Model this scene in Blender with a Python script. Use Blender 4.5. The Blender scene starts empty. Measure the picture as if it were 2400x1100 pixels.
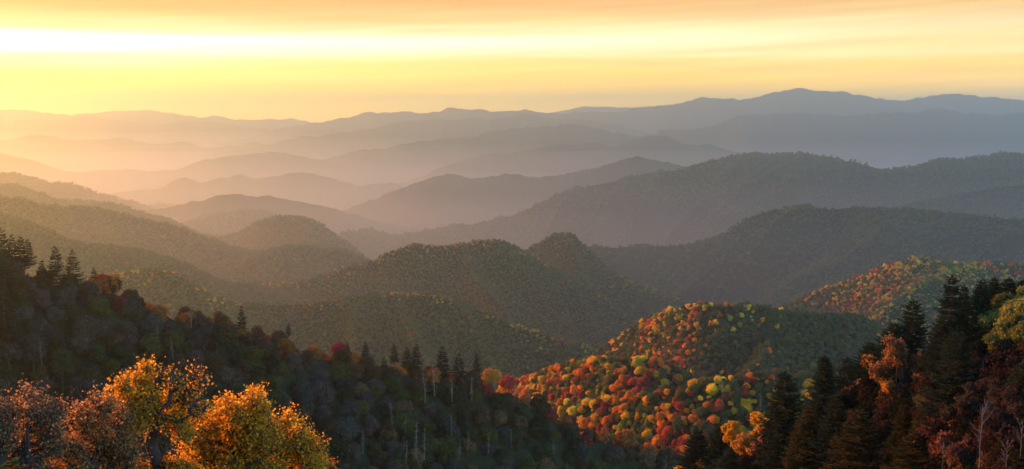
import bpy, math, random
import numpy as np
from mathutils import Vector

# ------------------------------------------------------------------ camera
C = bpy.context.scene.collection
F = 2897.0                       # focal length in photograph pixels (2400 wide)
PITCH = math.atan(285.0 / F)
cd = bpy.data.cameras.new('camera'); cam = bpy.data.objects.new('camera', cd); C.objects.link(cam)
cd.lens = 36 * F / 2400; cd.sensor_width = 36; cd.clip_start = 0.5; cd.clip_end = 200000
cam.location = (0, 0, 0); cam.rotation_euler = (math.pi / 2 - PITCH, 0, 0)
bpy.context.scene.camera = cam

# ------------------------------------------------------------------ light and exposure
SUN_AZ, SUN_EL = math.radians(-53), math.radians(10.5)       # azimuth from +Y, negative = left
w = bpy.data.worlds.new('World'); bpy.context.scene.world = w; w.use_nodes = True
vs = bpy.context.scene.view_settings
vs.view_transform = 'Standard'; vs.look = 'None'; vs.gamma = 1; vs.exposure = 2.05
cy = bpy.context.scene.cycles
cy.use_denoising = True; cy.max_bounces = 6; cy.diffuse_bounces = 2; cy.glossy_bounces = 1
cy.transmission_bounces = 2; cy.volume_bounces = 2; cy.transparent_max_bounces = 6

class NT:
    """small helper for node trees"""
    def __init__(s, tree): s.t = tree; s.n = tree.nodes; s.l = tree.links
    def new(s, typ, **kw):
        n = s.n.new(typ)
        for k, v in kw.items(): setattr(n, k, v)
        return n
    def put(s, sock, v):
        if isinstance(v, bpy.types.NodeSocket): s.l.new(v, sock)
        elif v is not None: sock.default_value = v
    def math(s, op, a, b=None, c=None, clamp=False):
        n = s.new('ShaderNodeMath', operation=op, use_clamp=clamp)
        s.put(n.inputs[0], a); s.put(n.inputs[1], b); s.put(n.inputs[2], c)
        return n.outputs[0]
    def mix(s, fac, a, b, typ='MIX'):
        n = s.new('ShaderNodeMix', data_type='RGBA', blend_type=typ)
        s.put(n.inputs[0], fac); s.put(n.inputs[6], a); s.put(n.inputs[7], b)
        return n.outputs[2]
    def ramp(s, fac, stops, interp='LINEAR'):
        n = s.new('ShaderNodeValToRGB'); r = n.color_ramp; r.interpolation = interp
        while len(r.elements) < len(stops): r.elements.new(0.5)
        for e, (p, c) in zip(r.elements, stops): e.position = p; e.color = (*c, 1) if len(c) == 3 else c
        s.put(n.inputs[0], fac); return n.outputs[0]
    def noise(s, vec, scale=1, detail=2, rough=0.5, dist=0):
        n = s.new('ShaderNodeTexNoise'); s.put(n.inputs['Vector'], vec)
        n.inputs['Scale'].default_value = scale; n.inputs['Detail'].default_value = detail
        n.inputs['Roughness'].default_value = rough; n.inputs['Distortion'].default_value = dist
        return n.outputs[0]
    def comb(s, x, y, z):
        n = s.new('ShaderNodeCombineXYZ'); s.put(n.inputs[0], x); s.put(n.inputs[1], y); s.put(n.inputs[2], z)
        return n.outputs[0]

def build_world():
    k = NT(w.node_tree); k.n.clear()
    out = k.new('ShaderNodeOutputWorld'); bg = k.new('ShaderNodeBackground')
    sky = k.new('ShaderNodeTexSky', sky_type='NISHITA'); sky.sun_disc = False
    sky.sun_elevation = SUN_EL; sky.sun_rotation = SUN_AZ
    sky.altitude = 1500; sky.air_density = 1.0; sky.dust_density = 0.3; sky.ozone_density = 1.5
    tc = k.new('ShaderNodeTexCoord'); sp = k.new('ShaderNodeSeparateXYZ'); k.l.new(tc.outputs['Generated'], sp.inputs[0])
    x, y, z = sp.outputs
    el = k.math('ARCSINE', z)                                   # radians above the horizon
    az = k.math('ARCTAN2', x, y)                                # radians right of straight ahead
    # streaky high cloud: noise drawn out along the horizon, each layer slightly tilted
    def layer(sx, sy, tilt, seed, det=3):
        yy = k.math('MULTIPLY_ADD', az, tilt, el)
        return k.noise(k.comb(k.math('MULTIPLY', az, sx), k.math('MULTIPLY', yy, sy), seed), 1, det, 0.5, 0.3)
    n1 = layer(1.6, 60, 0.012, 1.3); n2 = layer(2.6, 110, -0.03, 7.7); n3 = layer(1.2, 30, 0.0, 4.1, 2)
    # elevation of each band, bent a little by the noise
    e2 = k.math('MULTIPLY_ADD', k.math('SUBTRACT', n1, 0.5), 0.022, el)
    e2 = k.math('MULTIPLY_ADD', k.math('SUBTRACT', n2, 0.5), 0.012, e2)
    e2 = k.math('MULTIPLY_ADD', az, -0.014, e2)
    t = k.math('MULTIPLY', e2, 1 / 0.35, clamp=True)
    S = lambda e: max(0.0, e / 0.35)
    band = k.ramp(t, [(0.0, (1.0, .52, .0)), (S(.018), (1.0, .55, .0)), (S(.030), (1.0, .57, .05)), (S(.042), (1.0, .65, .15)),
                      (S(.051), (1.0, .66, .22)), (S(.062), (1.0, .76, .34)), (S(.074), (1.0, .62, .20)), (S(.086), (.93, .47, .13)),
                      (S(.11), (.50, .24, .07)), (S(.16), (.13, .09, .06)), (S(.3), (.08, .07, .06))])
    # brighter towards the sun
    d = k.math('SUBTRACT', az, SUN_AZ)
    # one long bright streak, strongest at left, and thin darker wisps crossing below it
    def streak_at(e0, tilt, wid, src):
        q = k.math('DIVIDE', k.math('SUBTRACT', k.math('MULTIPLY_ADD', az, tilt, src), e0), wid)
        return k.math('EXPONENT', k.math('MULTIPLY', k.math('MULTIPLY', q, q), -1.0))
    glow = k.math('MULTIPLY', streak_at(.0600, 0, .0100, e2), k.math('MULTIPLY_ADD', az, -1.5, .48, clamp=True))
    glow = k.math('MULTIPLY_ADD', k.math('MULTIPLY', streak_at(.048, .010, .0035, e2), k.math('MULTIPLY_ADD', n3, 1.6, -.5, clamp=True)), .35, glow)
    dark = k.math('MULTIPLY', streak_at(.0405, .018, .0011, k.math('MULTIPLY_ADD', n2, .004, el)), k.math('MULTIPLY_ADD', n1, 3.0, -1.1, clamp=True))
    dark = k.math('MAXIMUM', dark, k.math('MULTIPLY', streak_at(.0475, .055, .0016, k.math('MULTIPLY_ADD', n1, .006, el)), k.math('MULTIPLY_ADD', az, 5.0, .35, clamp=True)))
    gl = k.new('ShaderNodeVectorMath', operation='SCALE'); gl.inputs[0].default_value = (.35, .45, .60); k.l.new(glow, gl.inputs['Scale'])
    ad = k.new('ShaderNodeVectorMath', operation='ADD'); k.l.new(band, ad.inputs[0]); k.l.new(gl.outputs[0], ad.inputs[1])
    band = k.mix(k.math('MULTIPLY', dark, .55), ad.outputs[0], (.90, .50, .14, 1))
    tow = k.math('POWER', k.math('MULTIPLY_ADD', k.math('COSINE', d), 0.5, 0.5), 2.0)
    bright = k.math('MULTIPLY_ADD', tow, BAND_A, BAND_B)
    streak = k.math('MULTIPLY_ADD', k.math('SUBTRACT', n3, 0.5), 0.5, 1.0)
    bright = k.math('MULTIPLY', bright, streak)
    wisp = layer(7, 190, -.05, 12.3, 5)
    bright = k.math('MULTIPLY', bright, k.math('MULTIPLY_ADD', k.math('SUBTRACT', wisp, .5), .42, 1.0))
    # air near the horizon is deeper, seen through the haze, so brighter outside it
    hz = k.math('EXPONENT', k.math('MULTIPLY', k.math('ABSOLUTE', el), -34))
    bright = k.math('MULTIPLY', bright, k.math('MULTIPLY_ADD', hz, HZ_GAIN, 1.0))
    cl = k.new('ShaderNodeVectorMath', operation='SCALE'); k.l.new(band, cl.inputs[0]); k.l.new(bright, cl.inputs['Scale'])
    # the cloud sheet covers the sunset side low down and thins upward and behind
    cov = k.math('MULTIPLY', k.math('SUBTRACT', 1.0, k.math('MULTIPLY', k.math('SUBTRACT', el, k.math('MULTIPLY_ADD', tow, 0.32, 0.06)), 6.0, clamp=True)),
                 k.math('MULTIPLY_ADD', k.math('COSINE', d), 1.2, 0.9, clamp=True), clamp=True)
    s_n = k.new('ShaderNodeVectorMath', operation='SCALE'); k.l.new(sky.outputs[0], s_n.inputs[0]); s_n.inputs['Scale'].default_value = 1.0
    mixed = k.mix(cov, s_n.outputs[0], cl.outputs[0])
    k.l.new(mixed, bg.inputs[0]); bg.inputs[1].default_value = SKY_STRENGTH
    k.l.new(bg.outputs[0], out.inputs[0])

SKY_STRENGTH = 0.15
BAND_A, BAND_B, HZ_GAIN = 0.55, 1.6, 3.0
build_world()
w.cycles.sampling_method = 'MANUAL'; w.cycles.sample_map_resolution = 1024

sl = bpy.data.lights.new('sun', 'SUN'); sun = bpy.data.objects.new('sun', sl); C.objects.link(sun)
sl.energy = 3.75; sl.angle = math.radians(0.5); sl.color = (1.0, 0.25, 0.025)
sd = Vector((math.sin(SUN_AZ) * math.cos(SUN_EL), math.cos(SUN_AZ) * math.cos(SUN_EL), math.sin(SUN_EL)))
sun.rotation_euler = sd.to_track_quat('Z', 'Y').to_euler()
sun.location = sd * 100

HAZE_DENSITY, HAZE_G, HAZE_COL = 1 / 12500, 0.84, (0.52, 0.84, 1.0)
GROUND_Z = -1100.0

# ------------------------------------------------------------------ helpers
def tag(o, label=None, cat=None, group=None, kind=None):
    if label: o['label'] = label
    if cat: o['category'] = cat
    if group: o['group'] = group
    if kind: o['kind'] = kind
    return o

def mesh_from(name, V, faces, mats=(), mat_idx=None, smooth=False):
    """V (n,3); faces: list of arrays (m,k) with k 3 or 4"""
    me = bpy.data.meshes.new(name)
    V = np.asarray(V, dtype=np.float32)
    me.vertices.add(len(V)); me.vertices.foreach_set('co', V.ravel())
    loops = np.concatenate([f.ravel() for f in faces]).astype(np.int32)
    sizes = np.concatenate([np.full(len(f), f.shape[1], dtype=np.int32) for f in faces])
    starts = np.concatenate([[0], np.cumsum(sizes)[:-1]]).astype(np.int32)
    me.loops.add(len(loops)); me.loops.foreach_set('vertex_index', loops)
    me.polygons.add(len(sizes)); me.polygons.foreach_set('loop_start', starts)
    try: me.polygons.foreach_set('loop_total', sizes)
    except Exception: pass
    for m in mats: me.materials.append(m)
    if mat_idx is not None: me.polygons.foreach_set('material_index', np.asarray(mat_idx, dtype=np.int32))
    if smooth: me.polygons.foreach_set('use_smooth', np.ones(len(sizes), dtype=bool))
    me.update(calc_edges=True); me.validate()
    return me

def link(name, me, parent=None, loc=(0, 0, 0)):
    o = bpy.data.objects.new(name, me); C.objects.link(o); o.location = loc
    if parent: o.parent = parent
    return o

# vectorised value noise ------------------------------------------------
def _hash(ix, iy, s):
    h = (ix.astype(np.int64) * 374761393 + iy.astype(np.int64) * 668265263 + s * 1442695041) & 0xffffffff
    h = ((h ^ (h >> 13)) * 1274126177) & 0xffffffff
    return ((h ^ (h >> 16)) & 0xffff) / 65535.0
def vnoise(x, y, s=0):
    ix, iy = np.floor(x), np.floor(y); fx, fy = x - ix, y - iy
    ux, uy = fx * fx * fx * (fx * (fx * 6 - 15) + 10), fy * fy * fy * (fy * (fy * 6 - 15) + 10)
    a, b = _hash(ix, iy, s), _hash(ix + 1, iy, s); c, d = _hash(ix, iy + 1, s), _hash(ix + 1, iy + 1, s)
    return (a + (b - a) * ux) * (1 - uy) + (c + (d - c) * ux) * uy
def fbm(x, y, s=0, o=4, g=0.5):
    r, amp, tot = 0, 1, 0
    for i in range(o):
        r = r + amp * vnoise(x * 2 ** i + 17.3 * i, y * 2 ** i - 9.1 * i, s + i); tot += amp; amp *= g
    return r / tot
def ridged(x, y, s=0, o=3, g=0.5):
    r, amp, tot = 0, 1, 0
    for i in range(o):
        r = r + amp * (1 - np.abs(2 * vnoise(x * 2 ** i + 5.1 * i, y * 2 ** i + 3.7 * i, s + i) - 1)); tot += amp; amp *= g
    return r / tot

def ray(px, py):
    px, py = np.asarray(px, float), np.asarray(py, float)
    X = (px - 1200) / F; Z = (550 - py) / F
    return X, math.cos(PITCH) + Z * math.sin(PITCH), -math.sin(PITCH) + Z * math.cos(PITCH)
def at(px, py, D):
    x, y, z = ray(px, py); k = D / y
    return x * k, np.asarray(D, float) + 0 * k, z * k
def project(P):
    """world (n,3) -> photograph pixels"""
    c, s = math.cos(PITCH), math.sin(PITCH)
    yc = P[:, 1] * c - P[:, 2] * s; zc = P[:, 1] * s + P[:, 2] * c
    return 1200 + F * P[:, 0] / yc, 550 - F * zc / yc

# ------------------------------------------------------------------ ridges
SPUR_GAIN = 1.5
FAR_SCALE = 1.45
class Ridge:
    def __init__(s, name, pts, D, label, front, back, slope=0.5, r0=30, spur=(300, 40), trees=0, treeh=9, smooth=14, seed=0, rough=1.0, spur_tilt=0.0, far=None):
        far = (not trees or treeh < 6) if far is None else far
        s.name, s.label, s.front, s.back, s.slope, s.r0, s.spur = name, label, front, back, slope, r0, spur
        s.treeh, s.seed, s.rough, s.tilt = treeh, seed, rough, spur_tilt
        p = np.array(pts, float); s.x0, s.x1 = p[0, 0], p[-1, 0]
        g = np.arange(s.x0, s.x1 + 1, 2.0); y = np.interp(g, p[:, 0], p[:, 1])
        kk = np.exp(-0.5 * (np.arange(-30, 31) * 2 / smooth) ** 2); kk /= kk.sum()
        yp = np.concatenate([2 * y[0] - y[30:0:-1], y, 2 * y[-1] - y[-2:-32:-1]])
        s.gy = np.convolve(yp, kk, 'valid'); s.g = g
        Dp = np.array(D if hasattr(D, '__len__') else [(s.x0, D), (s.x1, D)], float)
        if Dp[:, 1].mean() > 5600 and far:                    # far country: true distances are longer than first laid out
            f_ = FAR_SCALE * (1 if Dp[:, 1].mean() > 6500 else .85); Dp[:, 1] *= f_; s.front *= f_; s.back *= f_; s.spur = (spur[0] * f_, spur[1] * f_ * .8); s.r0 *= f_
        s.gD = np.interp(g, Dp[:, 0], Dp[:, 1])
        kk = np.exp(-0.5 * (np.arange(-60, 61) / 40) ** 2); kk /= kk.sum()
        q = np.concatenate([np.full(60, s.gD[0]), s.gD, np.full(60, s.gD[-1])]); s.gD = np.convolve(q, kk, 'valid')
    def crest_row(s, px): return np.interp(px, s.g, s.gy, left=9e3, right=9e3)
    def surf(s, px, t):
        """t > 0 towards the camera"""
        px, t = np.broadcast_arrays(np.asarray(px, float), np.asarray(t, float))
        D = np.interp(px, s.g, s.gD); row = np.interp(px, s.g, s.gy)
        x, y, z = at(px, row, D)
        z = z - s.treeh
        n = fbm(px * 0.06, 0 * px, s.seed + 50, 3) - 0.5
        h = np.hypot(x, y); z = z + n * s.rough * D / F * 7 * np.exp(-np.abs(t) / (D * .012))
        k = (h - t) / h
        X, Y = x * k, y * k
        a = np.abs(t)
        drop = s.slope * (np.sqrt(a * a + s.r0 ** 2) - s.r0)
        wl, amp = s.spur
        Lt = px * float(np.mean(s.gD)) / F
        sx = Lt + s.tilt * t + (fbm(Lt / (wl * 2.5), t / (wl * 2), s.seed + 9, 2) - .5) * wl * .9
        r = ridged(sx / (wl * .75), t / (wl * 5), s.seed + 3, 1)
        r2 = ridged((sx + .5 * t * np.sign(r - .5)) / (wl * .27), t / (wl * 1.6), s.seed + 5, 2)
        A = amp * np.clip(a / (wl * 1.0), 0, 1) ** 0.8
        g_ = SPUR_GAIN * (1.25 if s.treeh > 6 else .8)
        drop = drop + A * ((1.0 - r) * 1.9 - .25 + (1 - r2) * .45) * g_ + s.front * .05 * np.clip(t / s.front, 0, 1) ** 2
        drop = drop + (fbm(X / (wl * 0.35), Y / (wl * 0.35), s.seed + 21, 3) - 0.5) * amp * 0.22 * np.clip(a / wl, 0, 1)
        return X, Y, z - drop

RIDGES = []
def R(*a, **k): RIDGES.append(Ridge(*a, **k)); return RIDGES[-1]

R('hills_far_left_skyline', [(-500,268),(-200,262),(0,256),(60,257),(130,268),(180,270),(210,266),(290,258),(320,261),(345,257),(380,262),(430,270),(480,276),(508,270),(550,281),(600,280),(650,281),(690,278),(730,288),(850,300),(1100,300),(1270,266),(1310,262),(1340,256),(1380,249),(1450,254),(1500,252),(1530,249),(1600,256),(1700,280)],
  [(-500,16500),(1700,16000)], 'orange hazed farthest ridge on the skyline above the left valleys', 900, 500, spur=(900, 90), treeh=0, rough=.8, smooth=7)
R('hills_far_left_layer', [(-500,300),(0,285),(65,280),(150,284),(195,271),(235,275),(320,287),(370,292),(450,283),(500,285),(575,298),(650,305),(760,325),(850,340)],
  14500, 'orange hazed second ridge below the far left skyline', 900, 500, spur=(800, 90), treeh=0, smooth=8, seed=3)
R('hills_right_skyline', [(480,345),(590,322),(660,300),(700,293),(730,288),(755,289),(790,276),(830,274),(865,262),(895,267),(950,261),(1005,266),(1030,260),(1057,252),(1090,259),(1125,257),(1165,263),(1200,258),(1230,258),(1270,264),(1320,265),(1400,261),(1440,264),(1480,257),(1535,247),(1565,248),(1600,239),(1650,228),(1675,229),(1725,234),(1765,231),(1800,220),(1845,210),(1875,205),(1915,215),(1950,213),(1980,216),(2025,226),(2070,234),(2125,235),(2170,226),(2215,221),(2245,219),(2290,226),(2330,228),(2400,235),(2900,240)],
  [(480,13500),(1400,12500),(2900,12000)], 'slate blue mountain ridge on the right skyline with a rounded summit', 1500, 600, slope=.45, spur=(900, 120), treeh=0, smooth=8, seed=5)
R('hills_left_fourth_layer', [(-500,350),(0,331),(55,320),(95,315),(120,320),(150,326),(225,329),(280,321),(310,325),(350,337),(390,340),(425,331),(475,345),(565,342),(590,331),(620,337),(700,350),(800,370)],
  11500, 'orange hazed low ridge below the left skyline', 900, 500, spur=(700, 80), treeh=0, smooth=9, seed=8)
R('hills_layer_below_skyline', [(500,360),(625,341),(700,321),(720,317),(740,320),(770,314),(830,307),(910,295),(950,282),(975,286),(1030,278),(1075,282),(1105,276),(1145,282),(1200,273),(1225,266),(1255,270),(1300,280),(1375,282),(1450,292),(1500,307),(1620,330),(1800,350)],
  10800, 'tan hazed long ridge just under the middle skyline', 1200, 500, slope=.45, spur=(700, 90), treeh=0, smooth=8, seed=9)
R('hills_right_blue_range', [(1380,350),(1440,335),(1495,320),(1550,306),(1600,303),(1635,303),(1670,295),(1700,285),(1730,272),(1755,266),(1790,269),(1860,265),(1925,270),(1985,272),(2020,270),(2060,264),(2135,264),(2180,258),(2215,255),(2235,260),(2255,267),(2285,266),(2340,272),(2400,262),(2900,270)],
  9300, 'broad blue hazed mountain below the right skyline', 2200, 600, slope=.40, spur=(1000, 150), treeh=0, smooth=8, seed=12)
R('hills_middle_tan_layer', [(600,395),(720,386),(790,366),(850,351),(900,348),(950,337),(1025,327),(1100,322),(1150,310),(1200,301),(1240,299),(1300,295),(1350,292),(1385,298),(1425,308),(1480,317),(1520,324),(1600,345),(1750,370)],
  8800, 'tan hazed rolling ridge in the middle distance', 1100, 500, slope=.45, spur=(600, 90), treeh=0, smooth=9, seed=14)
R('hills_left_valley_layer', [(-500,330),(-200,345),(0,359),(30,365),(75,377),(125,392),(165,405),(230,400),(300,396),(350,402),(425,398),(450,380),(550,366),(640,355),(700,366),(800,385),(900,400),(1000,410)],
  8600, 'orange hazed low hills in the left valley', 900, 500, spur=(500, 60), treeh=0, smooth=12, seed=17)
R('hills_middle_layer_with_dome', [(880,440),(975,420),(1025,397),(1075,380),(1140,362),(1200,359),(1250,350),(1300,341),(1350,340),(1385,334),(1415,337),(1435,345),(1470,331),(1510,322),(1550,318),(1570,321),(1600,335),(1625,341),(1660,336),(1680,341),(1710,355),(1800,372),(1950,400)],
  7600, 'grey hazed ridge with low domes behind the long dark ridge', 900, 400, spur=(500, 70), treeh=0, smooth=8, seed=19)
R('hills_valley_knolls', [(180,470),(300,448),(375,443),(410,422),(430,415),(475,430),(520,418),(565,409),(600,420),(640,415),(700,402),(750,412),(800,425),(850,438),(875,432),(925,430),(980,445),(1050,460)],
  6900, 'peach hazed knolls across the valley floor', 700, 400, spur=(400, 60), treeh=0, smooth=8, seed=22)
R('hills_middle_shoulder', [(780,500),(850,475),(900,458),(935,441),(980,425),(1025,412),(1065,405),(1095,415),(1130,418),(1170,409),(1200,406),(1230,409),(1250,416),(1325,405),(1400,392),(1450,377),(1485,365),(1520,371),(1550,376),(1600,387),(1650,402),(1750,430)],
  6400, 'grey hazed ridge rising to a knob left of the big ridge', 800, 400, spur=(420, 70), trees=1, treeh=4, smooth=8, seed=25)
R('hills_valley_second_knolls', [(300,500),(420,480),(500,460),(550,450),(590,459),(620,456),(700,471),(775,485),(810,497),(900,520),(1000,540)],
  5700, 'peach brown hazed hump behind the left hills', 600, 300, spur=(350, 50), trees=1, treeh=4, smooth=9, seed=27)
R('hills_middle_front_knolls', [(760,540),(800,508),(850,487),(925,472),(950,469),(985,475),(1040,463),(1075,465),(1115,472),(1165,465),(1200,470),(1240,485),(1320,510)],
  6700, 'grey hazed knolls beneath the long ridge toe', 700, 300, spur=(350, 60), trees=1, treeh=5, smooth=8, seed=28)
R('hills_right_edge_knob', [(2050,402),(2110,393),(2150,387),(2190,372),(2250,371),(2300,366),(2355,356),(2400,360),(2480,350),(2900,340)],
  6000, 'dark blue wooded knob at the right edge behind the big ridge', 700, 400, spur=(350, 50), trees=1, treeh=6, smooth=8, seed=30)
R('hills_left_hump', [(180,490),(300,495),(340,482),(375,472),(410,479),(450,480),(485,470),(515,475),(550,487),(620,510),(700,540)],
  8200, 'orange hazed hump behind the left spur', 500, 300, spur=(300, 50), trees=1, treeh=7, smooth=8, seed=31)
R('hills_big_right_ridge', [(700,600),(760,565),(790,547),(820,537),(865,536),(900,545),(935,550),(960,542),(1050,528),(1125,520),(1200,502),(1250,480),(1300,455),(1330,443),(1380,434),(1420,425),(1455,421),(1480,410),(1510,404),(1560,400),(1625,387),(1665,374),(1705,362),(1750,359),(1810,361),(1890,358),(1950,365),(1990,374),(2040,387),(2080,394),(2150,394),(2225,400),(2275,395),(2315,387),(2355,381),(2400,385),(2900,370)],
  [(700,5500),(1100,5900),(1500,6200),(2000,6100),(2900,5900)], 'great dark wooded ridge rolling across the right half', 1700, 600, slope=.46, r0=60, spur=(300, 115), trees=1, treeh=8, smooth=8, seed=33, spur_tilt=.35)
R('hills_left_upper_slope', [(-500,380),(-200,392),(0,404),(50,407),(120,425),(165,428),(200,438),(225,449),(260,460),(320,472),(350,484),(400,503),(440,520),(475,535),(560,560),(650,590)],
  [(-500,7000),(0,7200),(650,7600)], 'orange lit wooded slope falling from the left edge', 900, 400, slope=.5, spur=(300, 50), trees=1, treeh=8, smooth=8, seed=35)
R('hills_right_edge_spur', [(1900,530),(2000,505),(2085,485),(2150,470),(2225,455),(2290,445),(2340,435),(2400,430),(2900,400)],
  [(1900,5000),(2400,5100),(2900,5200)], 'dark wooded spur dropping in from the right edge', 700, 300, spur=(300, 50), trees=1, treeh=8, smooth=8, seed=37, spur_tilt=.3)
R('hills_round_knoll_back', [(380,540),(440,520),(480,505),(530,495),(600,492),(645,499),(700,520),(780,550),(860,590)],
  6200, 'hazy low hill behind the round left knoll', 500, 300, spur=(250, 40), trees=1, treeh=8, smooth=9, seed=39)
R('hills_right_lower_ridge', [(1300,600),(1390,575),(1500,575),(1590,570),(1650,560),(1705,540),(1730,520),(1775,497),(1825,484),(1875,480),(1950,485),(2020,480),(2100,487),(2200,495),(2400,508),(2900,520)],
  [(1300,3700),(1700,3950),(2400,3700),(2900,3600)], 'blue shadowed wooded ridge below the big right ridge', 1600, 400, slope=.42, r0=50, spur=(240, 95), trees=1, treeh=9, smooth=9, seed=41, spur_tilt=.6)
R('hills_left_second_slope', [(-500,410),(-200,418),(0,428),(40,430),(100,450),(130,462),(200,468),(260,472),(300,482),(350,500),(400,513),(440,530),(480,545),(530,550),(570,537),(600,515),(650,502),(685,504),(720,508),(750,520),(775,540),(825,572),(850,595),(900,640)],
  [(-500,5400),(0,5500),(500,5300),(650,4600),(900,4500)], 'warm wooded slope ending in a round knoll at centre left', 800, 300, slope=.5, spur=(260, 45), trees=1, treeh=9, smooth=7, seed=43)
R('hills_peaked_hill', [(1100,640),(1180,600),(1230,580),(1265,563),(1290,547),(1320,540),(1345,542),(1360,558),(1390,585),(1425,620),(1475,650),(1550,680),(1590,697),(1650,715),(1760,760)],
  [(1100,3300),(1320,3100),(1760,2850)], 'peaked wooded hill with red trees on its tip', 800, 300, slope=.55, r0=15, spur=(240, 45), trees=1, treeh=10, smooth=6, seed=45, spur_tilt=-.5)
R('hills_left_third_slope', [(-500,430),(-200,445),(0,456),(50,461),(100,477),(150,483),(230,486),(300,500),(370,515),(430,532),(500,558),(550,578),(620,590),(680,610),(720,640)],
  [(-500,4100),(0,4200),(720,4000)], 'brown wooded slope in warm haze on the left', 600, 300, spur=(220, 35), trees=1, treeh=9, smooth=7, seed=47)
R('hills_small_knoll', [(520,640),(600,597),(650,576),(685,569),(750,575),(800,582),(850,600),(900,625),(960,660)],
  3700, 'small round knoll below the centre left hill', 500, 250, spur=(200, 30), trees=1, treeh=9, smooth=8, seed=49)
R('hills_bright_right_slope', [(1700,790),(1780,740),(1834,708),(1873,688),(1927,666),(1982,647),(2036,628),(2091,609),(2145,596),(2189,598),(2243,609),(2282,609),(2336,606),(2400,611),(2600,600),(2900,600)],
  [(1700,2500),(2145,2100),(2400,2300),(2900,2300)], 'sunlit orange and green wooded slope at right', 800, 300, slope=.42, r0=20, spur=(230, 50), trees=1, treeh=10, smooth=8, seed=51, spur_tilt=.8)
R('hills_central_ridge', [(350,720),(500,690),(600,662),(682,657),(742,642),(807,620),(862,608),(905,587),(943,573),(971,563),(1014,568),(1074,568),(1118,557),(1167,554),(1200,565),(1233,582),(1282,615),(1363,653),(1400,680),(1500,745),(1570,765),(1650,800),(1750,850)],
  [(350,3100),(1100,2800),(1750,2600)], 'dark wooded central ridge with a lit left crest', 900, 300, slope=.5, r0=15, spur=(210, 26), trees=1, treeh=10, smooth=6, seed=53, spur_tilt=-.4)
R('hills_left_fourth_slope', [(-500,460),(-200,475),(0,492),(50,510),(100,525),(150,550),(200,567),(250,570),(300,575),(350,585),(400,600),(450,620),(500,645),(540,660),(600,664),(700,690),(800,720)],
  [(-500,2900),(0,3100),(800,2900)], 'brown wooded slope rising from behind the spruces on the left', 600, 250, spur=(180, 32), trees=1, treeh=9, smooth=7, seed=55)
R('hills_front_wooded_shoulder', [(200,640),(300,625),(375,622),(425,636),(450,655),(500,690),(560,708),(600,702),(682,704),(725,703),(785,690),(862,682),(922,679),(982,679),(1036,684),(1091,703),(1145,726),(1227,756),(1309,784),(1380,806),(1500,850),(1600,890)],
  [(200,2300),(700,2200),(1600,2000)], 'grey green wooded shoulder in front of the central ridge', 900, 250, slope=.45, r0=15, spur=(170, 32), trees=1, treeh=10, smooth=7, seed=57, spur_tilt=-.3)
R('hills_sunlit_knoll', [(1250,900),(1391,822),(1434,789),(1483,756),(1527,729),(1571,713),(1614,703),(1663,696),(1718,695),(1772,698),(1827,709),(1882,717),(1936,719),(1998,720),(2036,733),(2063,755),(2100,785),(2200,830),(2400,880)],
  [(1250,1700),(1650,1300),(2400,1400)], 'round wooded knoll with orange sunlit left flank', 600, 250, slope=.5, r0=12, spur=(160, 30), trees=1, treeh=10, smooth=7, seed=59, spur_tilt=.6)
R('hills_red_knob', [(1120,930),(1227,873),(1265,860),(1309,843),(1363,832),(1418,820),(1462,818),(1527,820),(1571,832),(1603,849),(1631,865),(1750,910)],
  [(1120,1150),(1420,880),(1750,850)], 'low knob covered in red and orange sunlit trees', 350, 150, slope=.45, r0=10, spur=(110, 18), trees=1, treeh=10, smooth=7, seed=61, spur_tilt=.6)
R('hills_bright_front_rise', [(1050,960),(1150,935),(1300,925),(1400,915),(1500,895),(1560,888),(1614,876),(1663,862),(1718,852),(1790,848),(1843,846),(1898,851),(1963,862),(2100,880),(2300,900)],
  [(1050,900),(1600,720),(2300,720)], 'sunlit rise of orange and gold trees above the dark slope', 450, 150, slope=.40, r0=12, spur=(100, 16), trees=1, treeh=10, smooth=8, seed=63, spur_tilt=.6)
NEAR_L = R('hillside_dark_near', [(-420,560),(-200,580),(0,620),(100,640),(218,670),(272,680),(327,705),(409,735),(463,740),(518,760),(545,778),(600,800),(682,815),(763,835),(834,852),(905,868),(982,875),(1063,885),(1145,905),(1200,925),(1243,940),(1309,970),(1352,1000),(1400,1025),(1473,1035),(1560,1065),(1640,1100),(1800,1170),(2000,1300)],
  [(-420,330),(0,390),(1100,480),(1500,520),(2000,520)], 'shadowed near hillside under bare grey brown trees', 330, 80, slope=.52, r0=6, spur=(70, 8), trees=1, treeh=3, smooth=12, seed=65)
NEAR_R = R('hillside_near_right', [(1480,1230),(1600,1160),(1720,1110),(1820,1060),(1900,1010),(1960,960),(2020,920),(2100,885),(2180,850),(2260,790),(2320,750),(2400,705),(2600,640),(2900,600)],
  [(1480,200),(1900,170),(2400,140),(2900,130)], 'near right hillside under spruces and rusty shrubs', 110, 40, slope=.55, r0=4, spur=(30, 3), trees=1, treeh=0, smooth=14, seed=67)

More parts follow.
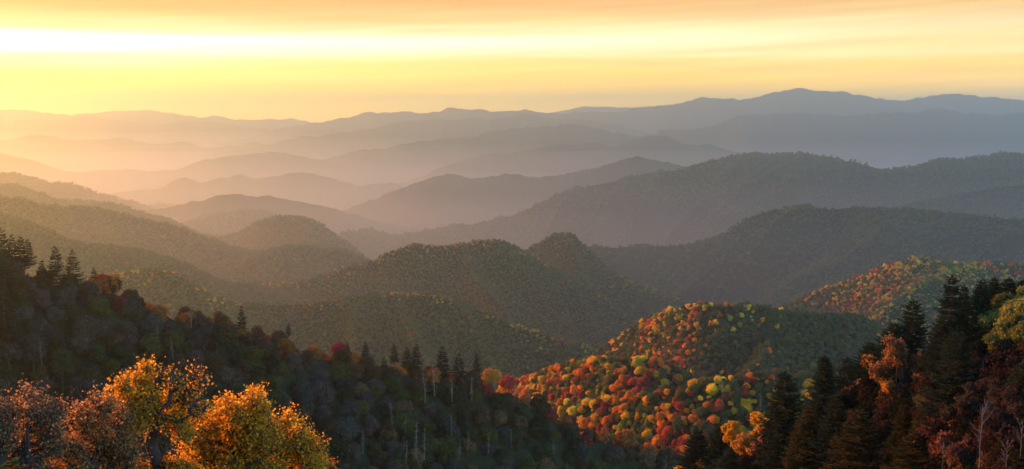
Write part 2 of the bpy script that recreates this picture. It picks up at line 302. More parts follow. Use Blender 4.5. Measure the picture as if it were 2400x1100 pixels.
def terrain_mat():
    m = bpy.data.materials.new('wooded_ground'); m.use_nodes = True; k = NT(m.node_tree)
    b = k.n['Principled BSDF']; g = k.new('ShaderNodeNewGeometry').outputs['Position']
    big = k.noise(g, 0.004, 4, .6); fine = k.noise(g, 0.07, 3, .7)
    c = k.ramp(big, [(.3, (.011, .020, .009)), (.5, (.014, .021, .010)), (.7, (.019, .020, .010))])
    c = k.mix(k.math('MULTIPLY', fine, .8), c, (.012, .017, .009, 1))
    k.put(b.inputs['Base Color'], c); b.inputs['Roughness'].default_value = .95; b.inputs['Specular IOR Level'].default_value = .1
    bp = k.new('ShaderNodeBump'); bp.inputs['Distance'].default_value = 9; bp.inputs['Strength'].default_value = .9
    k.put(bp.inputs['Height'], k.noise(g, 0.055, 3, .7)); k.l.new(bp.outputs[0], b.inputs['Normal'])
    return m
MT = terrain_mat()

def build_ridge(r):
    w_px = r.x1 - r.x0
    D = float(np.mean(r.gD))
    far = r.treeh < 6
    nu = int(w_px / (2.2 if far else 4)); u = np.linspace(r.x0, r.x1, nu)
    tf = r.front * np.linspace(0, 1, 110) ** 1.25
    tb = -r.back * np.linspace(1, 0.03, 16) ** 1.5
    t = np.concatenate([tb, tf])
    U, T = np.meshgrid(u, t, indexing='ij')
    X, Y, Z = r.surf(U, T)
    if far:
        Z = Z + (fbm(X / 14, Y / 14, 77, 2) - .5) * 8
    # roll the front edge and the ends into the valley floor
    nv = len(t)
    idx = np.arange(nu * nv).reshape(nu, nv)
    q = np.stack([idx[:-1, :-1], idx[1:, :-1], idx[1:, 1:], idx[:-1, 1:]], -1).reshape(-1, 4)
    me = mesh_from(r.name, np.stack([X, Y, Z], -1).reshape(-1, 3), [q], [MT], smooth=True)
    o = link(r.name, me); tag(o, r.label, 'hill', kind='structure')
for r in RIDGES: build_ridge(r)

# valley floor, one sheet to the end of the air
def build_ground():
    s = 21000; n = 60
    gx, gy = np.meshgrid(np.linspace(-21900, 21900, n), np.linspace(-1900, 31900, n), indexing='ij')
    z = GROUND_Z + 25 * fbm(gx / 1500, gy / 1500, 5, 3)
    # the ground rises under the viewer and the near hillsides
    rr = np.hypot(gx, gy)
    idx = np.arange(n * n).reshape(n, n)
    q = np.stack([idx[:-1, :-1], idx[1:, :-1], idx[1:, 1:], idx[:-1, 1:]], -1).reshape(-1, 4)
    o = link('valley_ground', mesh_from('valley_ground', np.stack([gx, gy, z], -1).reshape(-1, 3), [q], [MT], smooth=True))
    tag(o, 'wooded valley floor under the hills', 'ground', kind='structure')
build_ground()


# ------------------------------------------------------------------ foliage materials
def leaf_mat(name, source, trans=0.35, vary=.7):
    """source: 'object' reads the tree's own colour, 'instancer' the colour stored on each planted point, or a plain rgb"""
    m = bpy.data.materials.new(name); m.use_nodes = True; k = NT(m.node_tree); k.n.clear()
    out = k.new('ShaderNodeOutputMaterial')
    if source == 'object': c = k.new('ShaderNodeObjectInfo').outputs['Color']
    elif source == 'instancer': c = k.new('ShaderNodeAttribute', attribute_type='INSTANCER', attribute_name='tint').outputs['Color']
    else: c = (*source, 1)
    isl = k.new('ShaderNodeNewGeometry').outputs['Random Per Island']
    hs = k.new('ShaderNodeHueSaturation'); k.put(hs.inputs['Color'], c)
    k.put(hs.inputs['Value'], k.math('MULTIPLY_ADD', isl, vary, 1 - vary / 2))
    k.put(hs.inputs['Hue'], k.math('MULTIPLY_ADD', isl, .03, .485))
    d = k.new('ShaderNodeBsdfDiffuse'); t = k.new('ShaderNodeBsdfTranslucent'); mx = k.new('ShaderNodeMixShader')
    k.l.new(hs.outputs[0], d.inputs[0]); k.l.new(hs.outputs[0], t.inputs[0]); mx.inputs[0].default_value = trans
    k.l.new(d.outputs[0], mx.inputs[1]); k.l.new(t.outputs[0], mx.inputs[2]); k.l.new(mx.outputs[0], out.inputs[0])
    return m
def bark_mat(name, a, b, scale=3):
    m = bpy.data.materials.new(name); m.use_nodes = True; k = NT(m.node_tree)
    p = k.n['Principled BSDF']; g = k.new('ShaderNodeTexCoord').outputs['Object']
    k.put(p.inputs['Base Color'], k.mix(k.noise(g, scale, 4, .7), (*a, 1), (*b, 1))); p.inputs['Roughness'].default_value = .9
    p.inputs['Specular IOR Level'].default_value = .2
    return m
LEAF_O = leaf_mat('tree_leaves', 'object'); LEAF_I = leaf_mat('wood_leaves', 'instancer', .25, .35); LEAF_M = leaf_mat('bright_wood_leaves', 'instancer', .48, .8)
LEAF_N = leaf_mat('near_leaves', 'object', .58)
NEEDLE = leaf_mat('spruce_needles', 'object', .15)
BARK = bark_mat('bark', (.035, .028, .022), (.07, .058, .047)); BARK_NEAR = bark_mat('lichened_bark', (.028, .022, .018), (.075, .068, .058), 6)
DEADWOOD = bark_mat('weathered_wood', (.06, .058, .055), (.20, .19, .18))

def quads(P, N, size, rng, aspect=1.0):
    """one leaf-like quad per point, facing roughly along N"""
    n = len(P); N = N + rng.normal(0, .55, (n, 3)); N /= np.linalg.norm(N, axis=1, keepdims=True) + 1e-9
    a = np.cross(N, rng.normal(0, 1, (n, 3))); a /= np.linalg.norm(a, axis=1, keepdims=True) + 1e-9
    b = np.cross(N, a); sz = (size * rng.uniform(.6, 1.4, n))[:, None]
    a = a * sz * .5; b = b * sz * .5 * aspect
    V = np.stack([P - a, P - b * .8, P + a, P + b * 1.1], 1).reshape(-1, 3)
    return V, np.arange(4 * n).reshape(n, 4)

def ico(sub=1):
    import bmesh
    bm = bmesh.new(); bmesh.ops.create_icosphere(bm, subdivisions=sub, radius=1)
    V = np.array([v.co[:] for v in bm.verts]); Fc = np.array([[v.index for v in f.verts] for f in bm.faces]); bm.free()
    return V, Fc
ICO = {k: ico(k) for k in (1, 2)}

def crown_mesh(name, seed, mat, nleaf, leaf, lumps=9, core=.72, sub=1, tall=1.0, shell=.35, lr=1.0):
    """a crown about 1 unit in radius centred on z = 0: lumpy boughs, an inner mass and ragged leaf sprays"""
    rng = np.random.default_rng(seed)
    c, rad = [], []
    for i in range(lumps):
        a = i * 2.4 + rng.uniform(-.4, .4); u = rng.uniform(-.55, .8)
        rr = .52 * math.sqrt(max(0, 1 - u * u * .8)) * rng.uniform(.75, 1.15)
        c.append((math.cos(a) * rr, math.sin(a) * rr, u * .62 * tall)); rad.append(rng.uniform(.30, .56) * (1 - .18 * abs(u)) * lr)
    c.append((0, 0, .25 * tall)); rad.append(.55); c, rad = np.array(c), np.array(rad)
    Vs, Fs, off = [], [], 0
    if core:
        v0, f0 = ICO[sub]
        for ci, ri in zip(c, rad):
            v = v0 * (1 + rng.normal(0, .15, (len(v0), 1))) * ri * core + ci
            Vs.append(v); Fs.append(f0 + off); off += len(v)
    tri = np.concatenate(Fs) if Fs else None
    w_ = rad ** 2; pick = rng.choice(len(c), nleaf, p=w_ / w_.sum())
    d = rng.normal(0, 1, (nleaf, 3)); d[:, 2] += .25; d /= np.linalg.norm(d, axis=1, keepdims=True)
    r = rad[pick] * (1 - shell * rng.random(nleaf) ** 1.6 + rng.exponential(.09, nleaf))
    P = c[pick] + d * r[:, None]
    qv, qf = quads(P, d, leaf, rng)
    V = np.concatenate(Vs + [qv]) if Vs else qv
    faces = ([tri] if tri is not None else []) + [qf + off]
    return mesh_from(name, V, faces, [mat])

def tube(P, R_, sides=5):
    """P (n,3) points, R_ radii -> vertices, quads"""
    P = np.asarray(P, float); n = len(P)
    T = np.gradient(P, axis=0); T /= np.linalg.norm(T, axis=1, keepdims=True) + 1e-9
    ref = np.array([.31, .17, .93]); ref2 = np.array([1., 0, 0])
    A = np.cross(T, ref); bad = np.linalg.norm(A, axis=1) < .15; A[bad] = np.cross(T[bad], ref2)
    A /= np.linalg.norm(A, axis=1, keepdims=True); B = np.cross(T, A)
    th = np.arange(sides) * 2 * math.pi / sides
    V = P[:, None] + np.asarray(R_)[:, None, None] * (A[:, None] * np.cos(th)[None, :, None] + B[:, None] * np.sin(th)[None, :, None])
    i = np.arange(n - 1)[:, None] * sides; j = np.arange(sides)[None]; j2 = (j + 1) % sides
    return V.reshape(-1, 3), np.stack([i + j, i + j2, i + sides + j2, i + sides + j], -1).reshape(-1, 4)
class Acc:
    def __init__(s): s.V, s.Q, s.n = [], [], 0
    def add(s, v, q): s.V.append(v); s.Q.append(q + s.n); s.n += len(v)
    def mesh(s, name, mat, smooth=False): return mesh_from(name, np.concatenate(s.V), [np.concatenate(s.Q)], [mat], smooth=smooth)

def trunk_mesh(name, seed, h=.9, r=.045, limbs=7):
    """trunk with limbs for a unit crown: foot at z = -1.25"""
    rng = np.random.default_rng(seed); a = Acc()
    z = np.linspace(-1.25, .35, 7); w_ = np.cumsum(rng.normal(0, .03, (7, 2)), 0)
    P = np.column_stack([w_, z]); a.add(*tube(P, np.linspace(r * 1.5, r * .35, 7), 5))
    for i in range(limbs):
        k = 2 + i % 4; p0 = P[k]; an = rng.uniform(0, 6.28); L = rng.uniform(.5, .8); q = np.linspace(0, 1, 4)[:, None]
        e = np.array([math.cos(an) * L, math.sin(an) * L, L * rng.uniform(.3, .9)])
        a.add(*tube(p0 + e * q + np.array([0, 0, .12]) * q * q, np.linspace(r * .6, r * .12, 4), 4))
    return a.mesh(name, BARK)

def spruce_meshes(seed, h=14.0, width=.2, whorls=30, per=8, sag=.25, needle=.42, ragged=.25, top=0.0):
    """(trunk mesh, foliage mesh), foot at z = 0"""
    rng = np.random.default_rng(seed); tr = Acc()
    zz = np.linspace(-.6, h, 9); bend = np.cumsum(rng.normal(0, .012 * h / 14, (9, 2)), 0)
    tr.add(*tube(np.column_stack([bend, zz]), np.linspace(.13, .012, 9) * h / 12, 6))
    Pn, Dn, Ln, Wn = [], [], [], []
    for wi in range(whorls):
        f = (wi + rng.uniform(0, .6)) / whorls; z = h * (.07 + .92 * f); R0 = h * width * ((1 - f) ** .8 * .95 + .035) * (1 if f > .12 else .85)
        bx = np.interp(z, zz, bend[:, 0]); by = np.interp(z, zz, bend[:, 1])
        nb = max(4, int(per * (1 - .35 * f)))
        for b in range(nb):
            if rng.random() < .10: continue
            an = 6.283 * (b + rng.uniform(-.4, .4)) / nb + wi * 1.9; L = R0 * rng.uniform(1 - ragged, 1 + ragged * .8)
            zo = rng.uniform(-.3, .3) * h / whorls
            q = np.linspace(0, 1, 5)[:, None]; out = np.array([math.cos(an), math.sin(an), 0.])
            rise = .35 * (f - .35) * 1.4
            P = np.array([bx, by, z + zo]) + out * L * q + np.array([0, 0, 1.]) * L * (rise * q - sag * np.sin(q * 2.2) + sag * .9 * q ** 3)
            if L > .5: tr.add(*tube(P, np.linspace(.035, .008, 5) * h / 14, 3))
            ns = max(3, int(L / (.15 * h / 14)))
            for s_ in range(ns):
                u = (s_ + rng.uniform(.2, 1)) / ns
                if u < .12 and L > 1: continue
                p = np.array([np.interp(u, q[:, 0], P[:, i]) for i in range(3)])
                for sd_ in (-1, 1):
                    lat = np.array([-out[1], out[0], 0]) * sd_
                    dd = out * rng.uniform(.5, 1.0) + lat * rng.uniform(.5, 1.0) + np.array([0, 0, rng.uniform(-.45, .12)])
                    Pn.append(p); Dn.append(dd); Ln.append(needle * h / 14 * (1.25 - .6 * u) * rng.uniform(.7, 1.3) * min(1, .45 + L / 1.5)); Wn.append(rng.uniform(.8, 1.2))
            Pn.append(P[-1]); Dn.append(out + [0, 0, .25]); Ln.append(needle * h / 14 * .8); Wn.append(.8)
    for s_ in range(8):                                            # leader
        an = rng.uniform(0, 6.28); Pn.append(np.array([bend[-1, 0], bend[-1, 1], h * (.97 + .03 * s_ / 8)])); Dn.append(np.array([math.cos(an) * .5, math.sin(an) * .5, .8])); Ln.append(.3 * h / 14); Wn.append(.7)
    P, D_, L, W = np.array(Pn), np.array(Dn), np.array(Ln)[:, None], np.array(Wn)[:, None]
    D_ /= np.linalg.norm(D_, axis=1, keepdims=True)
    S = np.cross(D_, [0, 0, 1.]); S /= np.linalg.norm(S, axis=1, keepdims=True) + 1e-9
    S = S + rng.normal(0, .25, S.shape); wd = .10 * h / 14 * W
    U = np.cross(S, D_)
    V1 = np.stack([P, P + D_ * L * .45 + S * wd, P + D_ * L + U * 0, P + D_ * L * .45 - S * wd], 1).reshape(-1, 3)
    V2 = np.stack([P, P + D_ * L * .4 + U * wd * .3, P + D_ * L * .92 - U * wd * .4, P + D_ * L * .5 - U * wd * 1.3], 1).reshape(-1, 3)
    n = len(P); q = np.arange(4 * n).reshape(n, 4)
    return tr.mesh('trunk', BARK), mesh_from('needles', np.concatenate([V1, V2]), [np.concatenate([q, q + 4 * n])], [NEEDLE])

def snag_mesh(seed, fork=False):
    """dead grey tree of unit height"""
    rng = np.random.default_rng(seed); a = Acc()
    z = np.linspace(-.04, 1, 8); P = np.column_stack([np.cumsum(rng.normal(0, .006, (8, 2)), 0), z])
    a.add(*tube(P, np.linspace(.008, .002, 8), 5))
    for i in range(11 if fork else 46):
        u = rng.uniform(.3, .97); p = np.array([np.interp(u, z, P[:, j]) for j in range(3)]); an = rng.uniform(0, 6.28)
        L = (.34 if fork else .17) * (1.1 - u * .8) * rng.uniform(.4, 1.2); q = np.linspace(0, 1, 4)[:, None]
        up = rng.uniform(.8, 1.5) if fork else rng.uniform(-.25, .3)
        e = np.array([math.cos(an), math.sin(an), up]) * L
        bp = p + e * q + np.array([0, 0, (.06 if fork else -.25)]) * L * q * q; a.add(*tube(bp, np.linspace(.005, .001, 4), 3))
        if fork:
            for s_ in range(4):
                k = rng.uniform(.3, 1); p2 = p + e * k; e2 = e * .45 + rng.normal(0, .035, 3); a.add(*tube(p2 + e2 * q, np.linspace(.003, .001, 4), 3))
    return a.mesh('dead_wood', DEADWOOD)

# ------------------------------------------------------------------ colours of the autumn woods
PAL = {'green': (.060, .105, .042), 'dkgreen': (.032, .056, .028), 'olive': (.115, .135, .035), 'lime': (.21, .29, .04), 'yellow': (.55, .46, .04),
       'gold': (.62, .38, .03), 'orange': (.60, .23, .03), 'red': (.36, .070, .035), 'crimson': (.22, .035, .040), 'brown': (.105, .075, .045), 'grey': (.10, .10, .095), 'rust': (.25, .085, .035)}
def colours(names, weights, n, rng):
    A = np.array([PAL[k] for k in names]); w_ = np.array(weights, float)
    c = A[rng.choice(len(A), n, p=w_ / w_.sum())]
    return c * rng.uniform(.75, 1.25, (n, 1)) * rng.uniform(.92, 1.08, (n, 3))
COOL = (['green', 'dkgreen', 'olive', 'brown', 'grey', 'lime'], [8, 3.5, 5, 2.5, 2, .2])
WARM = (['orange', 'red', 'gold', 'yellow', 'rust', 'crimson', 'lime', 'olive'], [5, 1.8, 5, 3.2, 2.5, .6, 1.5, 4])
HOT = (['orange', 'red', 'gold', 'yellow', 'rust', 'crimson', 'lime', 'olive'], [5, 3.5, 3, 1.5, 2, 1.2, 1, 2])
DULL = (['russet', 'brown', 'olive', 'rust', 'red'], [4, 3, 2.5, 1, .3])
PAL['russet'] = (.125, .058, .028)

def patchy(names, weights, P, seed, rng):
    """like colours(), but neighbours tend to be of one kind"""
    order = ['crimson', 'red', 'orange', 'rust', 'russet', 'gold', 'yellow', 'lime', 'olive', 'brown']; n = len(P)
    wd = dict(zip(names, weights)); w_ = np.array([wd.get(k, 0) for k in order], float); cum = np.cumsum(w_) / w_.sum()
    f = fbm(P[:, 0] / 24, P[:, 1] / 24, seed + 31, 2); q = f.argsort().argsort() / max(n - 1, 1)
    q = q * .6 + rng.random(n) * .4; q = q.argsort().argsort() / max(n - 1, 1)
    c = np.array([PAL[k] for k in order])[np.minimum(np.searchsorted(cum, q), 9)]
    return c * rng.uniform(.75, 1.3, (n, 1)) * rng.uniform(.92, 1.08, (n, 3))
def plant_points(r, spacing, t0, t1, rng, margin=90, cull=True, px_min=-130):
    """evenly scattered places on a ridge, without those that nearer ridges hide"""
    pxs = np.linspace(r.x0, r.x1, 400); Dm = np.interp(pxs, r.g, r.gD); wgt = Dm / F
    width = np.trapezoid(wgt, pxs) if hasattr(np, 'trapezoid') else np.trapz(wgt, pxs)
    n = int(width * (t1 - t0) / spacing ** 2)
    i = np.arange(n) + rng.random()
    a = (i * .7548776662) % 1; b = (i * .5698402910) % 1
    cdf = np.cumsum(wgt); cdf = (cdf - cdf[0]) / (cdf[-1] - cdf[0])
    px = np.interp(a, cdf, pxs); t = t0 + b * (t1 - t0)
    D = np.interp(px, r.g, r.gD)
    px = px + rng.uniform(-.4, .4, n) * spacing * F / D; t = t + rng.uniform(-.4, .4, n) * spacing
    ok = (px > max(px_min, r.x0)) & (px < min(2530, r.x1)); px, t = px[ok], t[ok]
    X, Y, Z = r.surf(px, t); P = np.stack([X, Y, Z], -1)
    u, v = project(P + np.array([0, 0, 12]))
    ok = v < 1125
    if cull:
        k = RIDGES.index(r); lim = np.full(len(px), 9e3)
        for q in RIDGES[k + 1:]: lim = np.minimum(lim, q.crest_row(u) + margin)
        ok &= v < lim
    return P[ok], px[ok], t[ok]

def forest(r, spacing, crowns, t0, t1, radius, seed, label, warm=.1, crest_warm=.5, crest_len=60, warm_fn=None, wsat=.5, pal=DULL):
    rng = np.random.default_rng(seed)
    P, px, t = plant_points(r, spacing, t0, t1, rng)
    n = len(P)
    patch = fbm(P[:, 0] / 90, P[:, 1] / 90, seed, 3)
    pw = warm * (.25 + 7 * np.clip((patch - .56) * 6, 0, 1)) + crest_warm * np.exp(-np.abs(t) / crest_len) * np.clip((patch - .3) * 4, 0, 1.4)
    if warm_fn is not None: pw = warm_fn(px, t, patch)
    isw = rng.random(n) < pw
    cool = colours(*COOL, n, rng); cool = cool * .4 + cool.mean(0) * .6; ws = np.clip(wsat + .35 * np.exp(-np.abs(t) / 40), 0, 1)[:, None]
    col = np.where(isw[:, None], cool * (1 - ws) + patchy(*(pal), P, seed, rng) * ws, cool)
    sc = radius * (.5 + .95 * rng.random(n) ** 1.3) * (1 + .25 * (fbm(P[:, 0] / 25, P[:, 1] / 25, seed + 4, 2) - .5))
    P = P + np.stack([0 * sc, 0 * sc, sc * .9], -1)
    me = bpy.data.meshes.new('wooded_canopy'); me.vertices.add(n); me.vertices.foreach_set('co', P.astype(np.float32).ravel())
    for nm, typ, key, arr in (('size', 'FLOAT', 'value', sc), ('turn', 'FLOAT', 'value', rng.uniform(0, 6.28, n)), ('which', 'INT', 'value', rng.integers(0, len(crowns), n))):
        at_ = me.attributes.new(nm, typ, 'POINT'); at_.data.foreach_set(key, arr.astype(np.int32 if typ == 'INT' else np.float32))
    at_ = me.attributes.new('tint', 'FLOAT_COLOR', 'POINT'); at_.data.foreach_set('color', np.column_stack([col, np.ones(n)]).astype(np.float32).ravel())
    o = link('wooded_canopy', me); tag(o, label, 'wood', kind='stuff')
    md = o.modifiers.new('plant', 'NODES'); md.node_group = plant_group(tuple(crowns))
    return n

_groups = {}
def plant_group(crowns):
    if crowns in _groups: return _groups[crowns]
    col = bpy.data.collections.new('crown_kinds')
    for i, me in enumerate(crowns): col.objects.link(bpy.data.objects.new('crown_kind_%02d' % i, me))
    g = bpy.data.node_groups.new('plant', 'GeometryNodeTree')
    g.interface.new_socket('Geometry', in_out='INPUT', socket_type='NodeSocketGeometry')
    g.interface.new_socket('Geometry', in_out='OUTPUT', socket_type='NodeSocketGeometry')
    N, L = g.nodes, g.links
    gi, go = N.new('NodeGroupInput'), N.new('NodeGroupOutput')
    ci = N.new('GeometryNodeCollectionInfo'); ci.inputs['Collection'].default_value = col
    ci.inputs['Separate Children'].default_value = True; ci.inputs['Reset Children'].default_value = True
    m2p = N.new('GeometryNodeMeshToPoints'); iop = N.new('GeometryNodeInstanceOnPoints')
    def attr(name, typ):
        a = N.new('GeometryNodeInputNamedAttribute'); a.data_type = typ; a.inputs['Name'].default_value = name; return a.outputs['Attribute']
    cx = N.new('ShaderNodeCombineXYZ'); L.new(attr('turn', 'FLOAT'), cx.inputs[2])
    L.new(gi.outputs[0], m2p.inputs['Mesh']); L.new(m2p.outputs[0], iop.inputs['Points'])
    L.new(ci.outputs[0], iop.inputs['Instance']); iop.inputs['Pick Instance'].default_value = True
    L.new(attr('which', 'INT'), iop.inputs['Instance Index']); L.new(cx.outputs[0], iop.inputs['Rotation']); L.new(attr('size', 'FLOAT'), iop.inputs['Scale'])
    L.new(iop.outputs[0], go.inputs[0])
    _groups[crowns] = g
    return g

CR_NEAR = [crown_mesh('crown', 100 + i, LEAF_M, 3000, .13, lumps=11 + i % 4, shell=.55, lr=.9, core=.52, tall=.85 + .22 * (i % 4)) for i in range(6)]
CR_MID = [crown_mesh('crown', 200 + i, LEAF_M, 420, .26, lumps=7, core=.68, shell=.5, tall=1 + .15 * (i % 3)) for i in range(5)]
CR_FAR = [crown_mesh('crown', 300 + i, LEAF_I, 60, .55, lumps=3, core=.9, tall=1 + .1 * (i % 3)) for i in range(4)]

BY = {r.name: r for r in RIDGES}
total = 0
for i, r in enumerate(RIDGES):
    if r in (NEAR_L, NEAR_R) or r.treeh < 5: continue
    D = float(np.mean(r.gD)); nm = r.name; kw = {}
    if D > 5400: sp, cr, rad = 10.5, CR_FAR, 6.3
    elif D > 3450: sp, cr, rad = 8.0, CR_FAR, 4.9
    elif D > 1900: sp, cr, rad = 4.7, CR_FAR, 3.2
    elif D > 1000: sp, cr, rad = 3.9, CR_MID, 2.95
    else: sp, cr, rad = 3.6, CR_NEAR, 2.9
    if nm == 'hills_red_knob': kw = dict(wsat=1, pal=HOT, warm_fn=lambda px, t, p: np.clip(1.30 - np.maximum(px - 1470, 0) / 110, .10, .84) * np.clip(1.1 - np.abs(t) / 240, .4, 1))  # autumn reds kept to the left also paint in its sunlit side
    elif nm == 'hills_bright_front_rise': kw = dict(wsat=1, pal=WARM, warm_fn=lambda px, t, p: np.clip(.66 - np.maximum(px - 1720, 0) / 300, .15, .9) * np.clip(1.3 - np.abs(t - 20) / 130, .10, 1) * np.clip((p - .2) * 4, .35, 1.1))  # autumn golds thin out rightward and downslope, painting in where the sun falls
    elif nm == 'hills_sunlit_knoll': kw = dict(wsat=.9, pal=WARM, warm_fn=lambda px, t, p: np.clip(.80 - np.maximum(px - 1660, 0) / 300, .07, .80) * np.clip((p - .3) * 4.5, .05, 1.2) * np.clip(1.2 - np.maximum(t, 0) / 100, .05, 1) * np.clip((px - 1400) / 100, .2, 1) + .02)  # warm crowns on the upper left put sunlight into the autumn colour
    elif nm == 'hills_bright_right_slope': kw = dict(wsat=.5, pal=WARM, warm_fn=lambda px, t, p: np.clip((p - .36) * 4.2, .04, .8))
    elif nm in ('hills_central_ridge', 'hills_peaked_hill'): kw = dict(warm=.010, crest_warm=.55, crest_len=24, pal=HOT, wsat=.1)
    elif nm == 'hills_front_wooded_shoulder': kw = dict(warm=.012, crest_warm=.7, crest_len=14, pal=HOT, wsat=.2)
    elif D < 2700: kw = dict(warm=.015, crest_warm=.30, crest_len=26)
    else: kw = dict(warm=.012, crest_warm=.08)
    what = r.label
    total += forest(r, sp, cr, -35, r.front * .93, rad, 1000 + i, 'autumn woods covering the ' + what if len(what.split()) < 12 else 'autumn woods over the ' + what, **kw)


# ------------------------------------------------------------------ near trees, each a thing of its own
def copy_tree(o):
    c = o.copy(); C.objects.link(c)
    for ch in o.children:
        d = ch.copy(); C.objects.link(d); d.parent = c
        for g in ch.children:
            e = g.copy(); C.objects.link(e); e.parent = d
    return c
def empty(name): o = bpy.data.objects.new(name, None); o.empty_display_size = .1; C.objects.link(o); return o
def tree_proto(name, tr, fo, fo_name='crown', off=0.0):
    e = empty(name); a = link('trunk', tr, e); b = link(fo_name, fo, e); a.location.z = b.location.z = off
    return e
_used = set()
def place(proto, P, scale, turn, label, cat, group, color=None, tilt=(0, 0)):
    if proto.name in _used: o = copy_tree(proto)
    else: o = proto; _used.add(proto.name)
    o.location = P; o.scale = scale if hasattr(scale, '__len__') else (scale,) * 3; o.rotation_euler = (tilt[0], tilt[1], turn)
    for k in ('label', 'category', 'group'):
        if k in o: del o[k]
    tag(o, label, cat, group)
    if color is not None:
        for ch in o.children: ch.color = (*color, 1)
    return o

def ground_at(r, px, D):
    t = np.linspace(-r.back * .9, r.front, 400); X, Y, Z = r.surf(np.full(400, float(px)), t)
    o = np.argsort(Y); return float(np.interp(D, Y[o], Z[o]))

CROWN_N = [crown_mesh('crown', 400 + i, LEAF_O, 3200, .12, lr=.85, lumps=13 + i % 3, core=.70, sub=1, tall=1 + .15 * (i % 3)) for i in range(6)]
SPARSE_N = [crown_mesh('crown', 450 + i, LEAF_O, 2600, .085, lumps=9 + i % 3, core=.55, sub=1, tall=1.1 + .15 * (i % 2), shell=.6) for i in range(3)]
BROAD = [tree_proto('broadleaf_tree', trunk_mesh('trunk', 20 + i), (CROWN_N + SPARSE_N)[i], off=1.25) for i in range(9)]
SPR_FAR = [tree_proto('spruce_tree', *spruce_meshes(500 + i, 14, .17 + .02 * (i % 3), 22, 7, needle=.75, ragged=.35), 'crown') for i in range(4)]
SPR_NEAR = [tree_proto('spruce_tree', *spruce_meshes(520 + i, 14, [.22, .17, .25, .20, .19][i], [34, 36, 32, 36, 28][i], 11, needle=.62, ragged=[.25, .3, .35, .2, .45][i]), 'crown') for i in range(5)]
SNAG = []
for i in range(5):
    o = link('dead_tree', snag_mesh(540 + i, fork=i > 3)); SNAG.append(o)

# --- the dark slope on the left: every crown big enough to tell apart is its own tree
COLN = {'grey': 'grey brown', 'purple': 'purplish grey', 'slate': 'slate grey', 'dull': 'dull brown', 'moss': 'mossy olive', 'dark': 'dark green', 'orange': 'burnt orange', 'red': 'deep red', 'gold': 'amber', 'tan': 'tan'}
COLV = {'grey': (.060, .056, .048), 'purple': (.056, .048, .050), 'slate': (.045, .054, .052), 'dull': (.062, .045, .028), 'moss': (.052, .062, .022), 'dark': (.028, .044, .022), 'orange': (.19, .080, .026), 'red': (.15, .035, .030), 'gold': (.24, .14, .03), 'tan': (.11, .080, .045)}
def zone(px, py):
    """a place in words, by what stands near it"""
    h = np.interp(px, NEAR_L.g, NEAR_L.gy)
    d = py - h
    if d < 8: a = 'on the skyline'
    elif d < 70: a = 'below the crest'
    elif d < 150: a = 'midslope'
    else: a = 'low down'
    lm = [(60, 'under the left edge spruces'), (200, 'near the two skyline spruces'), (330, 'behind the tall golden tree'), (450, 'near the pale skyline snag'), (570, 'near the lone skyline spruce'),
          (680, 'left of the crimson bush'), (800, 'by the crimson skyline bush'), (900, 'left of the spruce row'), (990, 'under the spruce row'), (1080, 'by the tallest snags'),
          (1170, 'right of the spruce row'), (1260, 'beside the red knob'), (1360, 'below the bright rise'), (1500, 'beneath the gold trees'), (2600, 'near the bottom spruces')]
    b = next(t for x, t in lm if px < x)
    return a, b
